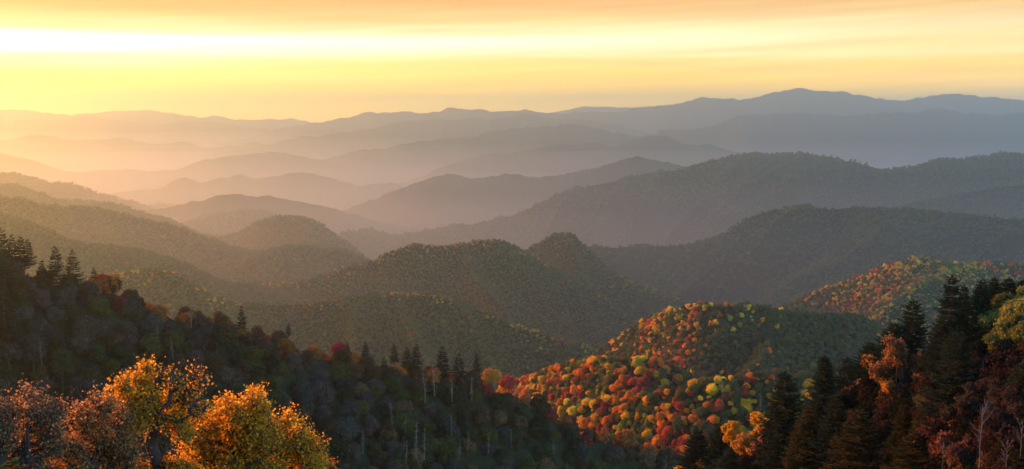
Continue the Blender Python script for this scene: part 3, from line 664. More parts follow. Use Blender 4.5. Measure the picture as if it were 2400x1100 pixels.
def near_left():
    rng = np.random.default_rng(77)
    P, px, t = plant_points(NEAR_L, 7.0, -22, NEAR_L.front * .95, rng, margin=6, cull=False, px_min=-415)
    u, v = project(P + np.array([0, 0, 5.]))
    dist = np.hypot(P[:, 0], P[:, 1])
    ok = (u > -440) & (u < 2000) & (v < 1118)
    # keep those not hidden by the near right hillside or by the golden trees at the bottom left
    ok &= v < NEAR_R.crest_row(u) + 15
    gold = (v > np.interp(u, [0, 150, 250, 300, 380, 450, 520, 600, 680, 760, 800], [960, 960, 950, 900, 900, 1000, 960, 960, 1010, 1090, 1200]))
    front = (t > -6) & ok & ~gold & (u > -22)
    order = np.argsort(dist + np.where(front, 0, 1e5))
    nsel = 262; sel = order[:nsel]; rest = np.setdiff1d(np.where(ok)[0], sel)
    row = NEAR_L.crest_row(u)
    # every place gets a colour: mostly bare grey brown, warm along the skyline
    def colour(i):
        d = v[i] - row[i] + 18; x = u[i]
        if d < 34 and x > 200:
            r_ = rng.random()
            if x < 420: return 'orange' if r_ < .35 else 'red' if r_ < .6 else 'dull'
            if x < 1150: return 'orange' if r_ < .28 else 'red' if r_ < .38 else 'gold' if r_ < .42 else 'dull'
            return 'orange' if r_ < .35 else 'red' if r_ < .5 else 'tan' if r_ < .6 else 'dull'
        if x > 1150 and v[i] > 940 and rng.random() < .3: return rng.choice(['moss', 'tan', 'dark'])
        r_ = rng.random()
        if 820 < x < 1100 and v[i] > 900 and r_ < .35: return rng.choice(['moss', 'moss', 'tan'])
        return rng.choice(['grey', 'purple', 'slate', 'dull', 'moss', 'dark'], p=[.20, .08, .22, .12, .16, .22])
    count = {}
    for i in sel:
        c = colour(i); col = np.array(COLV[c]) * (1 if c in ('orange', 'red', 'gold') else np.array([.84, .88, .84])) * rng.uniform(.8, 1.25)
        s = rng.uniform(3.2, 5.0) * (1.0 if t[i] > 0 else .8)
        k = rng.integers(0, 9)
        size = 'large' if s > 4.35 else 'small' if s < 3.7 else 'mid sized'
        a, b = zone(u[i], v[i]); shape = 'thin twiggy' if k >= 6 else 'rounded'
        lab = '%s %s %s tree %s %s' % (size, COLN[c], shape, a, b)
        sk = s * rng.uniform(.85, 1.2)
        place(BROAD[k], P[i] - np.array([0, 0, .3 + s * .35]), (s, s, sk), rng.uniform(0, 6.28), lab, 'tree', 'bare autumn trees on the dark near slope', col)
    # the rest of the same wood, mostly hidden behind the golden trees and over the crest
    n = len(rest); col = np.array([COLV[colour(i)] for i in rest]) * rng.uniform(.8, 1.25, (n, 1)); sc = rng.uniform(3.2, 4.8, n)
    return P[rest] + np.stack([0 * sc, 0 * sc, sc * .55], -1), col, sc

def stuff_wood(P, col, sc, crowns, label, seed=3):
    rng = np.random.default_rng(seed); n = len(P)
    me = bpy.data.meshes.new('wooded_canopy'); me.vertices.add(n); me.vertices.foreach_set('co', P.astype(np.float32).ravel())
    for nm, typ, arr in (('size', 'FLOAT', sc), ('turn', 'FLOAT', rng.uniform(0, 6.28, n)), ('which', 'INT', rng.integers(0, len(crowns), n))):
        a = me.attributes.new(nm, typ, 'POINT'); a.data.foreach_set('value', arr.astype(np.int32 if typ == 'INT' else np.float32))
    a = me.attributes.new('tint', 'FLOAT_COLOR', 'POINT'); a.data.foreach_set('color', np.column_stack([col, np.ones(n)]).astype(np.float32).ravel())
    o = link('wooded_canopy', me); tag(o, label, 'wood', kind='stuff')
    md = o.modifiers.new('plant', 'NODES'); md.node_group = plant_group(tuple(crowns))
Pr, cr_, sr = near_left()
stuff_wood(Pr, cr_, sr, CR_NEAR, 'dim bare woods filling the rest of the dark near slope')

def settle(r, px, row, size_px, ratio, low=0.0):
    """where on a ridge a thing stands whose mark at this row is ratio x its size above the ground"""
    t = np.linspace(-16 - low, r.front * .9, 400); X, Y, Z = r.surf(np.full(400, float(px)), t)
    _, _, zt = at(np.full(400, float(px)), np.full(400, float(row)), Y); sz = size_px * Y / F
    i = int(np.argmin(np.abs(zt - Z - ratio * sz))); return float(Y[i]), float(sz[i])
def spruce_at(r, px, top, D, protos, label, rng, group, width=1.0, colv=(.030, .042, .020), wide=None, ratio=1.75):
    D, sz = settle(r, px, top, wide * F / D, ratio)
    wide = sz; h = sz * ratio; x, y, z = [float(a) for a in at(px, top, D)]; k = h / 14
    p = protos[rng.integers(0, len(protos))] if not isinstance(protos, bpy.types.Object) else protos
    ws = wide / (28 * .19)
    place(p, (x, y, z - h), (ws, ws, k), rng.uniform(0, 6.28), label, 'spruce', group, np.array(colv) * rng.uniform(.85, 1.2))

rng = np.random.default_rng(5)
GL = 'spruces along the dark near slope'
for px, top, D, wd, lab in [
    (3, 534, 345, 6.5, 'spruce cut by the left edge, highest of the skyline clump'), (27, 550, 345, 5.2, 'spruce in the skyline clump, first one inside the left edge'), (47, 553, 348, 5.5, 'pointed spruce in the middle of the skyline clump'),
    (64, 560, 352, 4.6, 'shorter spruce at the right end of the skyline clump'), (128, 577, 355, 7.0, 'dark spruce with layered top, left of the two tall skyline spruces'), (170, 586, 358, 7.0, 'olive tinted spruce, right of the two tall skyline spruces'),
    (97, 611, 330, 6.5, 'full dark spruce standing below the skyline clump'), (10, 612, 322, 7.0, 'dark spruce at the left edge below the skyline clump'), (48, 628, 315, 6.5, 'spruce with mossy tips under the skyline clump'),
    (8, 676, 290, 9.0, 'big black spruce at the left edge, lowest of all there'), (219, 627, 372, 3.6, 'tiny flat topped spruce on the skyline beside the red bush'), (566, 717, 412, 4.6, 'lone small spruce on the skyline above the golden dome tree'),
    (676, 757, 425, 2.6, 'tiny spruce tip poking from the skyline right of the lone spruce'), (813, 800, 440, 3.0, 'small dark spruce tip beside the crimson bush'), (857, 801, 440, 4.4, 'stubby spruce at the left end of the middle row'),
    (924, 806, 445, 4.0, 'small spruce left of the tight pair in the middle row'), (955, 814, 442, 5.2, 'left spruce of the tight pair in the middle row'), (975, 806, 446, 5.6, 'taller right spruce of the tight pair in the middle row'),
    (1036, 812, 446, 6.8, 'broad spruce in the middle row above the pale snags'), (1076, 828, 440, 6.4, 'dense black spruce in the middle row'), (1117, 829, 446, 4.8, 'slim spruce at the right end of the middle row'),
    (1288, 946, 470, 3.6, 'small dark spruce among bare trees beside the red knob'), (145, 850, 292, 7.5, 'dark spruce behind the bare rust trees, deep in shade'), (900, 835, 432, 4.0, 'half hidden spruce left of the pale snags')]:
    spruce_at(NEAR_L, px, top, D, SPR_FAR, lab, rng, GL, wide=wd, colv=(.018, .026, .016) if 'olive' not in lab and 'mossy' not in lab else (.045, .045, .018))

for px, row, r_px, cv, lab in [(795, 819, 20, (.17, .026, .040), 'crimson bush glowing on the skyline of the dark slope'), (240, 662, 24, (.28, .070, .030), 'scarlet tree on the skyline right of the two tall spruces'),
                               (262, 668, 24, (.33, .13, .03), 'bright orange tree on the skyline beside the scarlet one'), (1150, 886, 27, (.36, .17, .03), 'amber tree on the skyline right of the spruce row'), (1190, 897, 22, (.30, .045, .04), 'dark red tree on the skyline beside the amber one')]:
    D, sz = settle(NEAR_L, px, row, r_px, 1.0)
    x, y, z = [float(a) for a in at(px, row, D)]; k = int(rng.integers(0, 6))
    place(BROAD[k], (x, y, z - 1.25 * sz), (sz, sz, sz), rng.uniform(0, 6.28), lab, 'tree', 'bright autumn trees on the skyline of the dark near slope', np.array(cv))
for i in range(26):
    px = 90 + (i * 0.618034 % 1) * 1330; row = float(NEAR_L.crest_row(px)) + 5 + 150 * ((i * .7548) % 1)
    if row > 1060 or (px < 760 and row > 830): continue
    a, b = zone(px, row + 20); lab = '%s dark spruce among bare trees %s %s' % (['slim', 'small', 'short', 'ragged'][i % 4], a, b)
    spruce_at(NEAR_L, px, row, 400, SPR_FAR, lab, rng, GL, wide=rng.uniform(4.2, 6.2), colv=(.022, .032, .020))

def snag_at(r, px, top, hpx, D, kind, label, grp, dark=False):
    x, y, z = [float(a) for a in at(px, top, D)]; h = hpx * D / F * 1.25
    o = SNAG[kind]
    if o.name in _used: o = o.copy(); C.objects.link(o)
    else: _used.add(o.name)
    for k in ('label', 'category', 'group'):
        if k in o: del o[k]
    o.location = (x, y, z - h); o.scale = (h * 1.15, h * 1.15, h) if D > 150 else (h * .8, h * .8, h); o.rotation_euler = (rng.normal(0, .03), rng.normal(0, .03), rng.uniform(0, 6)); tag(o, label, 'dead tree', grp)
GS = 'pale dead trees on the dark near slope'
for i, (px, top, hp, D, lab) in enumerate([
    (996, 866, 62, 418, 'tall pale snag below the tight spruce pair'), (1017, 852, 60, 425, 'thin grey pole left of the broad middle spruce'), (1060, 887, 44, 408, 'pale bushy snag with drooping limbs under the black spruce'),
    (1106, 882, 48, 415, 'pale snag at the foot of the slim right spruce'), (918, 941, 44, 385, 'pale leaning snag midway down, left of the others'), (1204, 896, 36, 440, 'faint snag right of the middle spruces'),
    (1216, 900, 34, 442, 'faint thin snag beside another right of the middle spruces'), (1240, 903, 44, 450, 'grey snag by the foot of the red knob'), (1302, 915, 34, 470, 'short grey snag at the edge of the bright trees'),
    (445, 692, 60, 392, 'pale skyline snag above the tall golden tree'), (459, 722, 30, 385, 'short pale snag beside the skyline snag'), (357, 648, 40, 385, 'dark bare pole on the skyline left of the pale snag'),
    (975, 988, 70, 372, 'tallest pale snag low on the slope'), (993, 1002, 62, 372, 'pale snag just right of the tallest low one'), (950, 972, 30, 380, 'short white snag above the low cluster'),
    (850, 1005, 48, 362, 'twiggy grey snag low on the slope left of the cluster'), (1058, 968, 44, 392, 'grey snag low on the slope right of the cluster'), (1075, 1028, 40, 372, 'pale snag near the bottom, right of the cluster'),
    (1098, 1010, 34, 384, 'small pale snag near the bottom beside mossy trees'), (1145, 1012, 40, 394, 'pale broken snag near the bottom centre'), (1199, 1003, 38, 408, 'white snag near the bottom centre, right of the broken one'),
    (952, 1032, 44, 362, 'pale snag at the bottom under the low cluster'), (1298, 1028, 30, 440, 'thin snag low under the bright front rise'), (1560, 1068, 34, 468, 'pale snag at the bottom beside the spruce pair'),
    (404, 790, 40, 350, 'grey snag behind the tall golden tree'), (97, 800, 44, 300, 'pale twig snag on the shaded slope, upper left'), (1330, 1080, 26, 430, 'pale snag at the bottom edge under the bright trees')]):
    snag_at(NEAR_L, px, top, hp, D, i % 4, lab, GS)
for px, top, hp, D, kd, lab in [(1818, 872, 48, 690, 0, 'pale snag on the bright rise left of the right spruces'), (1784, 920, 34, 660, 1, 'lower pale snag on the bright rise'), (1694, 898, 40, 690, 4, 'forked pale tree among dark crowns on the bright rise'),
                            (682, 712, 38, 1500, 0, 'far grey snag at the left end of the wooded shoulder'), (697, 722, 34, 1480, 2, 'far grey snag beside the leftmost one of the shoulder'), (650, 730, 34, 1480, 3, 'faint far snag over the lone spruce'),
                            (625, 704, 36, 1500, 1, 'far thin snag on the crest behind the lone spruce'), (1106, 735, 30, 1500, 2, 'far pale snag midway along the wooded shoulder')]:
    snag_at(None, px, top, hp, D, kd, lab, 'pale dead trees on the farther hills')

# --- the near right hillside
GR = 'spruces on the near right hillside'
for px, top, D, kd, wd, lab in [
    (2232, 645, 880, 0, 105, 'tallest spruce of the right hillside'), (2262, 668, 860, 1, 80, 'slim spruce pressed against the right side of the tallest'), (2303, 654, 785, 3, 85, 'pointed spruce right of the tallest, first of the edge group'),
    (2332, 650, 765, 1, 80, 'slender spruce in the middle of the edge group'), (2364, 652, 748, 0, 90, 'full spruce of the edge group'), (2398, 657, 732, 3, 90, 'spruce cut by the right edge'),
    (2141, 701, 880, 4, 120, 'ragged round topped spruce left of the tallest'), (2098, 757, 890, 2, 110, 'leaning low spruce left of the ragged one'), (2040, 802, 890, 2, 85, 'small bushy spruce above the orange shrubs'),
    (2242, 775, 1020, 2, 135, 'massive spruce in front of the tallest one'), (2205, 745, 890, 3, 80, 'spruce filling the gap below the tallest'), (2286, 735, 880, 2, 100, 'dark spruce under the edge group'),
    (1934, 833, 1030, 1, 120, 'tall airy spruce with open layered branches behind the left one'), (1988, 838, 1040, 2, 105, 'dense black spruce right of the airy one'), (1842, 871, 1110, 0, 135, 'big layered spruce at the left end of the hillside'),
    (1895, 950, 1150, 3, 130, 'olive lit spruce at the bottom between two dark ones'), (1960, 920, 1100, 4, 120, 'green brown spruce under the dense black one'), (2058, 880, 980, 1, 60, 'small slim spruce among orange shrubs'),
    (2015, 960, 1150, 2, 135, 'wide mossy spruce at the bottom centre of the hillside'), (2118, 948, 1090, 1, 100, 'narrow green spruce low on the hillside'), (2172, 940, 1080, 3, 100, 'narrow dark spruce beside the narrow green one'),
    (2146, 1008, 1160, 2, 130, 'short golden green spruce at the bottom'), (2346, 1030, 1140, 4, 90, 'sparse yellowish spruce near the lower right corner'),
    (1636, 1006, 1130, 0, 95, 'left spruce of the bottom pair'), (1690, 996, 1150, 3, 110, 'right spruce of the bottom pair'), (1712, 1050, 1160, 2, 90, 'low spruce in front of the bottom pair'), (2392, 850, 960, 4, 85, 'black spruce by the right edge under the green mound')]:
    cv = (.050, .045, .014) if any(w_ in lab for w_ in ('olive', 'mossy', 'golden', 'yellowish', 'green')) and 'under' not in lab else (.026, .040, .022)  # paler olive needles: sunlight put into the colour of these spruces
    spruce_at(NEAR_R, px, top, 100, SPR_NEAR[kd], lab, rng, GR, wide=wd * 100 / F, colv=cv, ratio=(D - top) / wd)

def detail_tree(name, D, foot, trunk, blobs, label, cat, group, colv, n_tw=650, leaves=26, leaf=.075, spread=.30, seed=1, sparse_blobs=(), stems=1, depth=.8, mix=None, drop=22):
    rg = np.random.default_rng(seed)
    base = np.array(at(foot[0], foot[1], D), float)
    tr = [np.array(at(a, b, D + c), float) for a, b, c in trunk]
    nodes, par = [base], [-1]
    def chain(i0, tgt, k, bend):
        i = i0; p0 = nodes[i0]; d = tgt - p0; sidev = rg.normal(0, 1, 3) * np.linalg.norm(d) * bend
        for j in range(1, k + 1):
            f = j / k; nodes.append(p0 + d * f + sidev * math.sin(f * math.pi)); par.append(i); i = len(nodes) - 1
        return i
    i = 0
    for p in tr: i = chain(i, p, 5, .03)
    for s_ in range(stems - 1):
        q = tr[-1] + rg.normal(0, .9, 3) * [1, 1, .5]; chain(0, q, 8, .05)
    pts, wts = [], []
    allb = [(b, 1.0) for b in blobs] + [(b, .16) for b in sparse_blobs]
    area = sum(b[2] ** 2 for b, _ in allb)
    for b, dens in allb:
        r = b[2] * .9 * D / F; k = max(6, int(n_tw * b[2] ** 2 / area)); c = np.array(at(b[0], b[1] + drop, D), float)
        q = rg.normal(0, 1, (k, 3)); q /= np.linalg.norm(q, axis=1, keepdims=True); q *= (rg.random((k, 1)) ** .45) * r * np.array([1, 1.0, 1])
        q[:, 1] += rg.uniform(-depth, depth)
        pts.append(c + q); wts += [dens] * k
    pts = np.concatenate(pts); wts = np.array(wts)
    o = np.argsort(np.linalg.norm(pts - tr[min(len(tr) - 1, len(tr) // 2)], axis=1)); pts, wts = pts[o], wts[o]
    tips, plen = [], [0.0] * len(nodes)
    arr = np.zeros((len(nodes) + 6 * len(pts) + 50, 3)); arr[:len(nodes)] = nodes; pl = np.zeros(len(arr)); cnt = len(nodes)
    for k in range(1, cnt): pl[k] = pl[par[k]] + np.linalg.norm(arr[k] - arr[par[k]])
    for p in pts:
        d = np.linalg.norm(arr[:cnt] - p, axis=1)
        cost = d + .22 * pl[:cnt] + np.where(arr[:cnt, 2] > p[2] + .15, .8, 0) + np.where(d > .0, 0, 9)
        i0 = int(np.argmin(cost)); p0 = arr[i0]; L = np.linalg.norm(p - p0); kk = 2 if L < .5 else 3 if L < 1.2 else 4; i = i0
        sv = rg.normal(0, .10, 3) * L + np.array([0, 0, -.10 * L])
        for j in range(1, kk + 1):
            f = j / kk; arr[cnt] = p0 + (p - p0) * f + sv * math.sin(f * math.pi); par.append(i); pl[cnt] = pl[i] + L / kk; i = cnt; cnt += 1
        tips.append(i)
    par_ = np.array(par); load = np.zeros(cnt)
    for i in tips: load[i] += 1
    for i in range(cnt - 1, 0, -1): load[par_[i]] += load[i]
    rad = .006 + .0125 * np.sqrt(load) * .55
    A = arr[1:cnt]; B = arr[par_[1:cnt]]; ra, rb = rad[1:cnt], np.minimum(rad[par_[1:cnt]], rad[1:cnt] * 1.6 + .004)
    T = A - B; Ln = np.linalg.norm(T, axis=1, keepdims=True) + 1e-9; T = T / Ln
    S = np.cross(T, [.3, .2, .93]); S /= np.linalg.norm(S, axis=1, keepdims=True) + 1e-9; U = np.cross(T, S)
    th = np.arange(5) * 1.2566; ring = S[:, None] * np.cos(th)[None, :, None] + U[:, None] * np.sin(th)[None, :, None]
    V = np.concatenate([B[:, None] + ring * rb[:, None, None], A[:, None] + ring * ra[:, None, None]], 1)
    n = len(A); i0 = np.arange(n)[:, None] * 10; j = np.arange(5)[None]; j2 = (j + 1) % 5
    Q = np.stack([i0 + j, i0 + j2, i0 + 5 + j2, i0 + 5 + j], -1).reshape(-1, 4)
    # fine side twigs at every tip
    nt = len(tips); tp = arr[tips]; k = 5
    tb = np.repeat(tp, k, 0); td = rg.normal(0, 1, (nt * k, 3)); td[:, 2] += .5; td /= np.linalg.norm(td, axis=1, keepdims=True); tl = rg.uniform(.4, 1.1, (nt * k, 1)) * spread * 1.15
    te = tb + td * tl; S2 = np.cross(td, [.1, .9, .3]); S2 /= np.linalg.norm(S2, axis=1, keepdims=True) + 1e-9; U2 = np.cross(td, S2)
    rw = .0055
    V2 = np.stack([tb + S2 * rw, tb - S2 * rw * .5 + U2 * rw * .87, tb - S2 * rw * .5 - U2 * rw * .87, te], 1).reshape(-1, 3)
    q0 = np.arange(nt * k)[:, None] * 4 + len(V) * 10
    Q2 = np.concatenate([q0 + [0, 1, 3], q0 + [1, 2, 3], q0 + [2, 0, 3]])
    origin = base
    e = empty(name); e.location = origin
    wood = link('trunk', mesh_from('trunk', np.concatenate([V.reshape(-1, 3), V2]) - origin, [Q, Q2], [BARK_NEAR], smooth=True), e)
    # leaves hang from the side twigs
    wr = np.repeat(wts, k); m = rg.poisson(leaves / k * wr); src = np.repeat(np.arange(nt * k), m); f = rg.uniform(.15, 1.1, (len(src), 1))
    LP = tb[src] + (te - tb)[src] * f + rg.normal(0, spread * .16, (len(src), 3))
    LN = rg.normal(0, 1, (len(src), 3)) + [0, -.3, .3]
    V3, Q3 = quads(LP - origin, LN, leaf, rg, 1.25)
    mats = [LEAF_N] + ([m2 for m2 in mix] if mix else [])
    mi = rg.choice(len(mats), len(Q3), p=([.5, .3, .2] if mix and len(mix) == 2 else [1.0])) if mix else None
    lv = link('crown', mesh_from('crown', V3, [Q3], mats, mat_idx=mi), e); lv.color = (*colv, 1)
    tag(e, label, cat, group)
    return e

def twig_proto(name, seed, blobs, n_tw, leaves, leaf, stems, trunk=((0, 60, 0), (5, 0, .1))):
    """a tree with every twig, about one unit in crown radius, foot 1.4 below the crown centre"""
    e = detail_tree(name, 35, (1200, 700), [(1200 + a, 550 + b, c) for a, b, c in trunk], [(1200 + a, 550 + b, r) for a, b, r in blobs], None, None, None, (1, 1, 1), n_tw=n_tw, leaves=leaves, leaf=leaf, spread=.2, seed=seed, stems=stems, depth=.7, drop=0)
    base = np.array(at(1200, 700, 35), float); c = np.array(at(1200, 550, 35), float); hgt = c[2] - base[2]
    for ch in e.children:                               # crown centre at the origin of the parts, unit radius about 1.2 m
        n = len(ch.data.vertices); v = np.empty(n * 3, np.float32); ch.data.vertices.foreach_get('co', v); v = v.reshape(-1, 3); v = v / 1.2; ch.data.vertices.foreach_set('co', v.ravel()); ch.data.update()
    e['foot'] = float(hgt / 1.2); e.location = (0, 0, 0)
    return e
SH_BL = [[(-50, 10, 45), (40, 0, 50), (0, -40, 45), (-75, 40, 30), (80, 35, 32), (10, 40, 50), (30, -70, 22)], [(-60, -10, 40), (20, -50, 38), (60, 0, 42), (0, 10, 48), (-30, 50, 40), (85, 45, 26), (-85, 35, 26), (-35, -55, 22)],
         [(0, -60, 34), (-45, -20, 40), (45, -15, 38), (0, 20, 50), (-75, 30, 34), (75, 30, 34)], [(-20, -30, 48), (50, -50, 26), (55, 20, 44), (-60, 25, 44), (0, 50, 45)]]
SHT = [twig_proto('autumn_shrub', 70 + i, SH_BL[i], 420, 22, .075, 5) for i in range(4)]
# rusty shrubs and small trees of the right hillside; fine leaves
C_RUST, C_OR, C_PINK, C_YEL, C_PURP, C_GRN, C_RED = (.22, .130, .06), (.42, .25, .055), (.38, .17, .10), (.54, .34, .03), (.048, .044, .034), (.24, .26, .05), (.26, .03, .05)
for px, row, D, s, cv, lab in [
    (2075, 905, 118, 3.0, (.34, .16, .05), 'big copper shrub between the small slim spruce and the orange ones'), (2165, 925, 112, 2.6, (.30, .13, .06), 'coppery pink shrub above the narrow dark spruce'), (2030, 890, 124, 2.4, (.30, .17, .05), 'tawny shrub below the dense black spruce'),
    (2120, 850, 130, 3.4, C_RUST, 'rust brown shrub between the ragged spruce and the massive spruce'), (2060, 850, 130, 2.4, C_OR, 'amber shrub below the small bushy spruce'), (2090, 875, 124, 2.6, C_OR, 'orange shrub in front of the amber one'),
    (2150, 890, 120, 2.8, C_OR, 'bright orange shrub left of the massive spruce'), (2120, 915, 114, 2.6, C_RUST, 'russet shrub above the narrow green spruce'), (2185, 850, 126, 2.4, C_RUST, 'brown red shrub touching the massive spruce'),
    (2010, 960, 106, 3.0, C_RUST, 'brick coloured dome shrub behind the wide olive lit spruce'), (2070, 950, 108, 2.6, C_RUST, 'dull red shrub right of the brick dome'), (1975, 990, 100, 2.4, C_OR, 'orange shrub left of the brick dome'),
    (2300, 900, 122, 2.8, C_PURP, 'plum brown thicket right of the massive spruce'), (2350, 915, 118, 2.7, C_PURP, 'plum brown thicket under the green mound'), (2395, 940, 112, 2.7, C_PURP, 'dark plum shrub cut by the right edge'),
    (2300, 940, 104, 3.2, C_PURP, 'dark bare shrub behind the pale forked tree'), (2230, 1005, 94, 2.8, (.14, .075, .06), 'faded brown shrub at the bottom right'), (2205, 1035, 88, 2.4, (.12, .06, .05), 'dusky shrub in front of the faded one'),
    (2210, 1010, 96, 1.0, C_RED, 'little crimson bush low on the hillside'), (2290, 1070, 80, 2.2, (.10, .06, .05), 'grey brown shrub at the bottom edge, right part'), (2370, 980, 98, 2.8, (.05, .04, .04), 'black brown shrub by the right edge'),
    (1758, 1018, 150, 2.9, C_OR, 'orange red bush left of the big layered spruce'), (1800, 1010, 150, 2.8, C_PINK, 'salmon bush touching the big layered spruce'), (1790, 985, 158, 2.2, C_YEL, 'yellow bush behind the salmon one'),
    (1770, 1052, 132, 2.2, C_YEL, 'deep yellow bush beneath the orange red one'), (1790, 1085, 120, 2.4, C_PINK, 'pink brown bush at the bottom edge'), (1830, 1095, 112, 2.4, C_PINK, 'dusty pink bush at the bottom edge, further right'),
    (1715, 1010, 158, 2.0, C_YEL, 'yellow bush behind the right spruce of the bottom pair'), (1612, 1092, 150, 2.2, C_YEL, 'golden bush at the bottom left of the spruce pair'), (1580, 1108, 150, 1.8, C_OR, 'small orange bush beside the golden one at the bottom edge'), (1660, 1085, 140, 2.0, C_OR, 'orange bush between the bottom spruce pair'),
    (1900, 1070, 96, 2.2, C_RUST, 'rust shrub glimpsed under the olive lit spruce'), (1950, 1060, 98, 2.0, C_RUST, 'rust shrub glimpsed between bottom spruces'),
    (2392, 735, 128, 3.0, C_GRN, 'yellow green bush on the mound at the right edge, topmost'), (2352, 752, 128, 2.6, C_GRN, 'yellow green bush on the left shoulder of the mound'), (2375, 775, 124, 2.6, (.13, .18, .05), 'green bush in the middle of the mound'),
    (2325, 785, 125, 2.3, (.20, .15, .04), 'golden green bush at the foot of the mound'), (2402, 800, 120, 2.6, C_GRN, 'olive bush low on the mound by the right edge'), (2352, 805, 121, 2.1, (.22, .13, .05), 'tawny bush low on the mound')]:
    D, s = settle(NEAR_R, px, row, s * .85 * F / D, 1.0, 10); x, y, z = [float(a) for a in at(px, row, D)]; k = rng.integers(0, 4)
    place(SHT[k], (x, y, z - SHT[k]['foot'] * s - .15 * s), (s, s, s * rng.uniform(.85, 1.1)), rng.uniform(0, 6.28), lab, 'shrub', 'autumn shrubs on the near right hillside', np.array(cv) * rng.uniform(.9, 1.1))
# undergrowth between them
def under_right():
    rg = np.random.default_rng(9); P, px, t = plant_points(NEAR_R, 2.1, -25, 100, rg, cull=False)
    n = len(P); sc = rg.uniform(1.4, 2.4, n)
    col = np.array([(.034, .027, .022), (.060, .042, .028), (.016, .022, .012), (.035, .024, .02)])[rg.choice(4, n, p=[.3, .12, .33, .25])] * rg.uniform(.7, 1.2, (n, 1))
    u, v = project(P); m = (u > 2305) & (v < 815)
    col = np.where(m[:, None], np.array([.17, .21, .055]) * rg.uniform(.6, 1.3, (n, 1)), col)
    stuff_wood(P + np.stack([0 * sc, 0 * sc, sc * .1], -1), col, sc, CR_NEAR, 'dark undergrowth covering the near right hillside', 11)
under_right()
snag_at(None, 2300, 948, 120, 100, 4, 'pale bare tree with forked limbs in the dark thicket at lower right', 'bare trees on the near right hillside')
snag_at(None, 2362, 1035, 70, 86, 4, 'small bare tree with white twigs near the lower right corner', 'bare trees on the near right hillside')
for px, top, hp, D, lab in [(2210, 1040, 60, 84, 'thin pale twig tree at the bottom right of the short spruce'), (2395, 985, 70, 96, 'grey bare tree at the right edge')]:
    snag_at(None, px, top, hp, D, 4, lab, 'bare trees on the near right hillside')

# --- the hill under the viewer
def own_hill():
    n = 50; gx, gy = np.meshgrid(np.linspace(-70, 70, n), np.linspace(-90, 130, n), indexing='ij')
    z = -1.7 - np.where(gy > 0, .5 * gy, .1 * gy) - .4 * np.abs(gx) * .3 + 1.0 * (fbm(gx / 6, gy / 6, 3, 3) - .5) - np.clip(gy - 10, 0, 1e9) * .0
    i = np.arange(n * n).reshape(n, n); q = np.stack([i[:-1, :-1], i[1:, :-1], i[1:, 1:], i[:-1, 1:]], -1).reshape(-1, 4)
    o = link('hillside_viewpoint', mesh_from('hillside_viewpoint', np.stack([gx, gy, z], -1).reshape(-1, 3), [q], [MT], smooth=True))
    tag(o, 'grassy hillside dropping away beneath the viewpoint', 'hillside', kind='structure')
own_hill()

# --- golden trees at the bottom left, with every twig and leaf
L_AMB = leaf_mat('amber_leaves', (.66, .36, .03), .55); L_BRN = leaf_mat('brown_leaves', (.28, .15, .03), .5)
L_RST = leaf_mat('rust_leaves', (.42, .24, .06), .5); L_DUL = leaf_mat('dull_leaves', (.22, .14, .065), .45)
detail_tree('golden_tree', 35, (355, 1330), [(372, 1090, 0), (352, 1040, .1), (368, 960, 0), (365, 890, -.1), (330, 850, 0)],
    [(325, 885, 38), (298, 925, 40), (345, 925, 48), (288, 965, 32), (330, 965, 34), (400, 930, 38), (420, 965, 32), (335, 855, 20), (310, 868, 22), (448, 985, 20), (300, 1050, 26), (325, 1075, 28), (285, 1092, 34), (400, 1090, 36), (440, 1070, 30)],
    'tall golden leafed tree with dark leaning trunk, bare twigs at its top right', 'tree', None, (.58, .31, .03), n_tw=900, leaves=23, leaf=.064, seed=11, spread=.34,
    sparse_blobs=[(425, 868, 30), (462, 862, 28), (440, 905, 40), (475, 925, 30), (398, 850, 22)], mix=(L_AMB, L_BRN))
detail_tree('golden_tree', 37, (545, 1330), [(548, 1090, 0), (545, 1030, .2), (560, 980, 0), (585, 930, 0)],
    [(475, 995, 52), (520, 955, 45), (560, 945, 42), (600, 935, 36), (610, 905, 20), (585, 912, 16), (560, 1010, 62), (620, 990, 56), (665, 985, 34), (670, 1030, 58), (720, 1045, 42), (745, 1060, 24), (704, 992, 16), (450, 1040, 45), (490, 1075, 60), (560, 1085, 62), (640, 1085, 60), (712, 1085, 40), (755, 1080, 12)],
    'broad golden orange dome shaped tree, widest of the foreground trees', 'tree', None, (.60, .33, .03), n_tw=1400, leaves=22, leaf=.064, seed=12, spread=.34, mix=(L_AMB, L_BRN))
detail_tree('rusty_tree', 33, (225, 1330), [(222, 1090, 0), (215, 1030, .2), (228, 960, 0)],
    [(240, 935, 40), (205, 950, 34), (262, 975, 42), (225, 990, 48), (180, 1015, 45), (150, 1050, 50), (240, 1040, 58), (200, 1080, 55), (290, 1030, 40), (130, 1090, 45), (270, 1085, 48)],
    'thin leaved rust orange tree left of the tall golden tree', 'tree', None, (.36, .19, .07), n_tw=1000, leaves=13, leaf=.058, seed=13, spread=.34, stems=4, mix=(L_RST, L_DUL))
detail_tree('rusty_tree', 31, (60, 1330), [(55, 1090, 0), (60, 1020, .2), (50, 960, 0)],
    [(20, 935, 40), (55, 925, 34), (95, 935, 40), (130, 945, 30), (25, 985, 48), (85, 990, 52), (10, 1040, 48), (70, 1050, 58), (120, 1020, 40), (30, 1090, 50), (95, 1095, 50), (-40, 960, 60), (-50, 1040, 60)],
    'half bare rust brown tree with grey twigs at the left edge', 'tree', None, (.26, .165, .09), n_tw=1100, leaves=9, leaf=.052, seed=14, spread=.34, stems=5, mix=(L_DUL, L_RST))
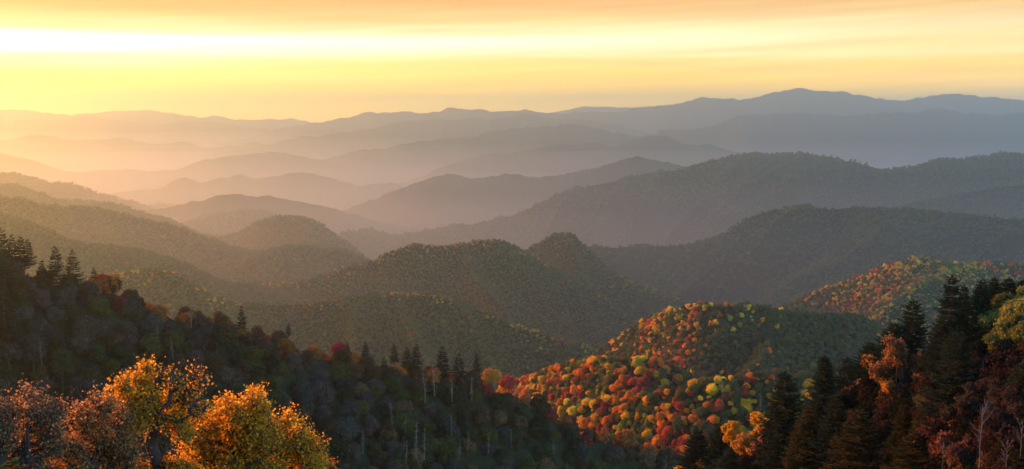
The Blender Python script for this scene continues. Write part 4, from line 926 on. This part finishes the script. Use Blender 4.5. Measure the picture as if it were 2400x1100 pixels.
detail_tree('rusty_tree', 42, (690, 1330), [(700, 1090, 0), (745, 1060, .2)],
    [(740, 1085, 22), (765, 1078, 10), (770, 1095, 14)], 'thin dull tree peeping out at the right foot of the broad golden tree', 'tree', None, (.33, .13, .03), n_tw=90, leaves=14, leaf=.07, seed=15)
# the spruce whose branch tips reach in at the lower left corner
tm, fm = spruce_meshes(900, 9, .42, 26, 9, sag=.15, needle=.34)
e = tree_proto('spruce_tree', tm, fm, 'crown'); x, y, z = [float(a) for a in at(-330, 980, 17)]
place(e, (x, y, z - 4.6), (1, 1, .62), 1.2, 'green spruce tips reaching in at the lower left corner', 'spruce', None, (.055, .085, .018))

# ------------------------------------------------------------------ haze
def build_haze():
    x0, x1, y0, y1, z0, z1 = -22000, 22000, -2000, 32000, GROUND_Z - 1, HAZE_TOP
    V = [(x, y, z) for x in (x0, x1) for y in (y0, y1) for z in (z0, z1)]
    f = np.array([[0, 1, 3, 2], [4, 6, 7, 5], [0, 4, 5, 1], [2, 3, 7, 6], [0, 2, 6, 4], [1, 5, 7, 3]])
    m = bpy.data.materials.new('haze_air'); m.use_nodes = True; k = NT(m.node_tree); k.n.clear()
    out = k.new('ShaderNodeOutputMaterial'); v = k.new('ShaderNodeVolumePrincipled')
    v.inputs['Color'].default_value = (*HAZE_COL, 1); v.inputs['Density'].default_value = HAZE_DENSITY
    v.inputs['Anisotropy'].default_value = HAZE_G
    k.l.new(v.outputs[0], out.inputs['Volume'])
    o = link('haze', mesh_from('haze', V, [f], [m])); tag(o, 'pale evening haze filling the valleys', 'haze', kind='stuff')
HAZE_TOP = 420.0
build_haze()

# thin mist lying in the valleys, its top uneven
def build_mist(top, y0, dens, seed, label):
    nx, ny = 60, 60; gx, gy = np.meshgrid(np.linspace(-15000, 15000, nx), np.linspace(y0, 24000, ny) , indexing='ij')
    zt = top + 70 * (fbm(gx / 1800, gy / 1800, seed, 3) - .5) - np.clip((y0 + 1200 - gy) / 1200, 0, 1) * 120
    i = np.arange(nx * ny).reshape(nx, ny); q = np.stack([i[:-1, :-1], i[1:, :-1], i[1:, 1:], i[:-1, 1:]], -1).reshape(-1, 4); n = nx * ny
    V = np.concatenate([np.stack([gx, gy, zt], -1).reshape(-1, 3), np.stack([gx, gy, zt * 0 + GROUND_Z + 30 + 0], -1).reshape(-1, 3)])
    rim = np.concatenate([i[:, 0], i[-1, 1:], i[-2::-1, -1], i[0, -2:0:-1]]); r2 = np.roll(rim, -1)
    side = np.stack([rim + n, r2 + n, r2, rim], -1)
    m = bpy.data.materials.new('valley_mist'); m.use_nodes = True; k = NT(m.node_tree); k.n.clear()
    out = k.new('ShaderNodeOutputMaterial'); v = k.new('ShaderNodeVolumePrincipled'); v.inputs['Color'].default_value = (*MIST_COL, 1)
    v.inputs['Density'].default_value = dens; v.inputs['Anisotropy'].default_value = .7; k.l.new(v.outputs[0], out.inputs['Volume'])
    o = link('valley_mist', mesh_from('valley_mist', V, [q, q[:, ::-1] + n, side], [m])); tag(o, label, 'mist', kind='stuff')
MIST_COL = (.62, .84, 1.0)
build_mist(-300, 1900, 1 / 15000, 3, 'thin mist lying in the middle valleys')
build_mist(-480, 4200, 1 / 9000, 8, 'denser mist lying low in the farther valleys')
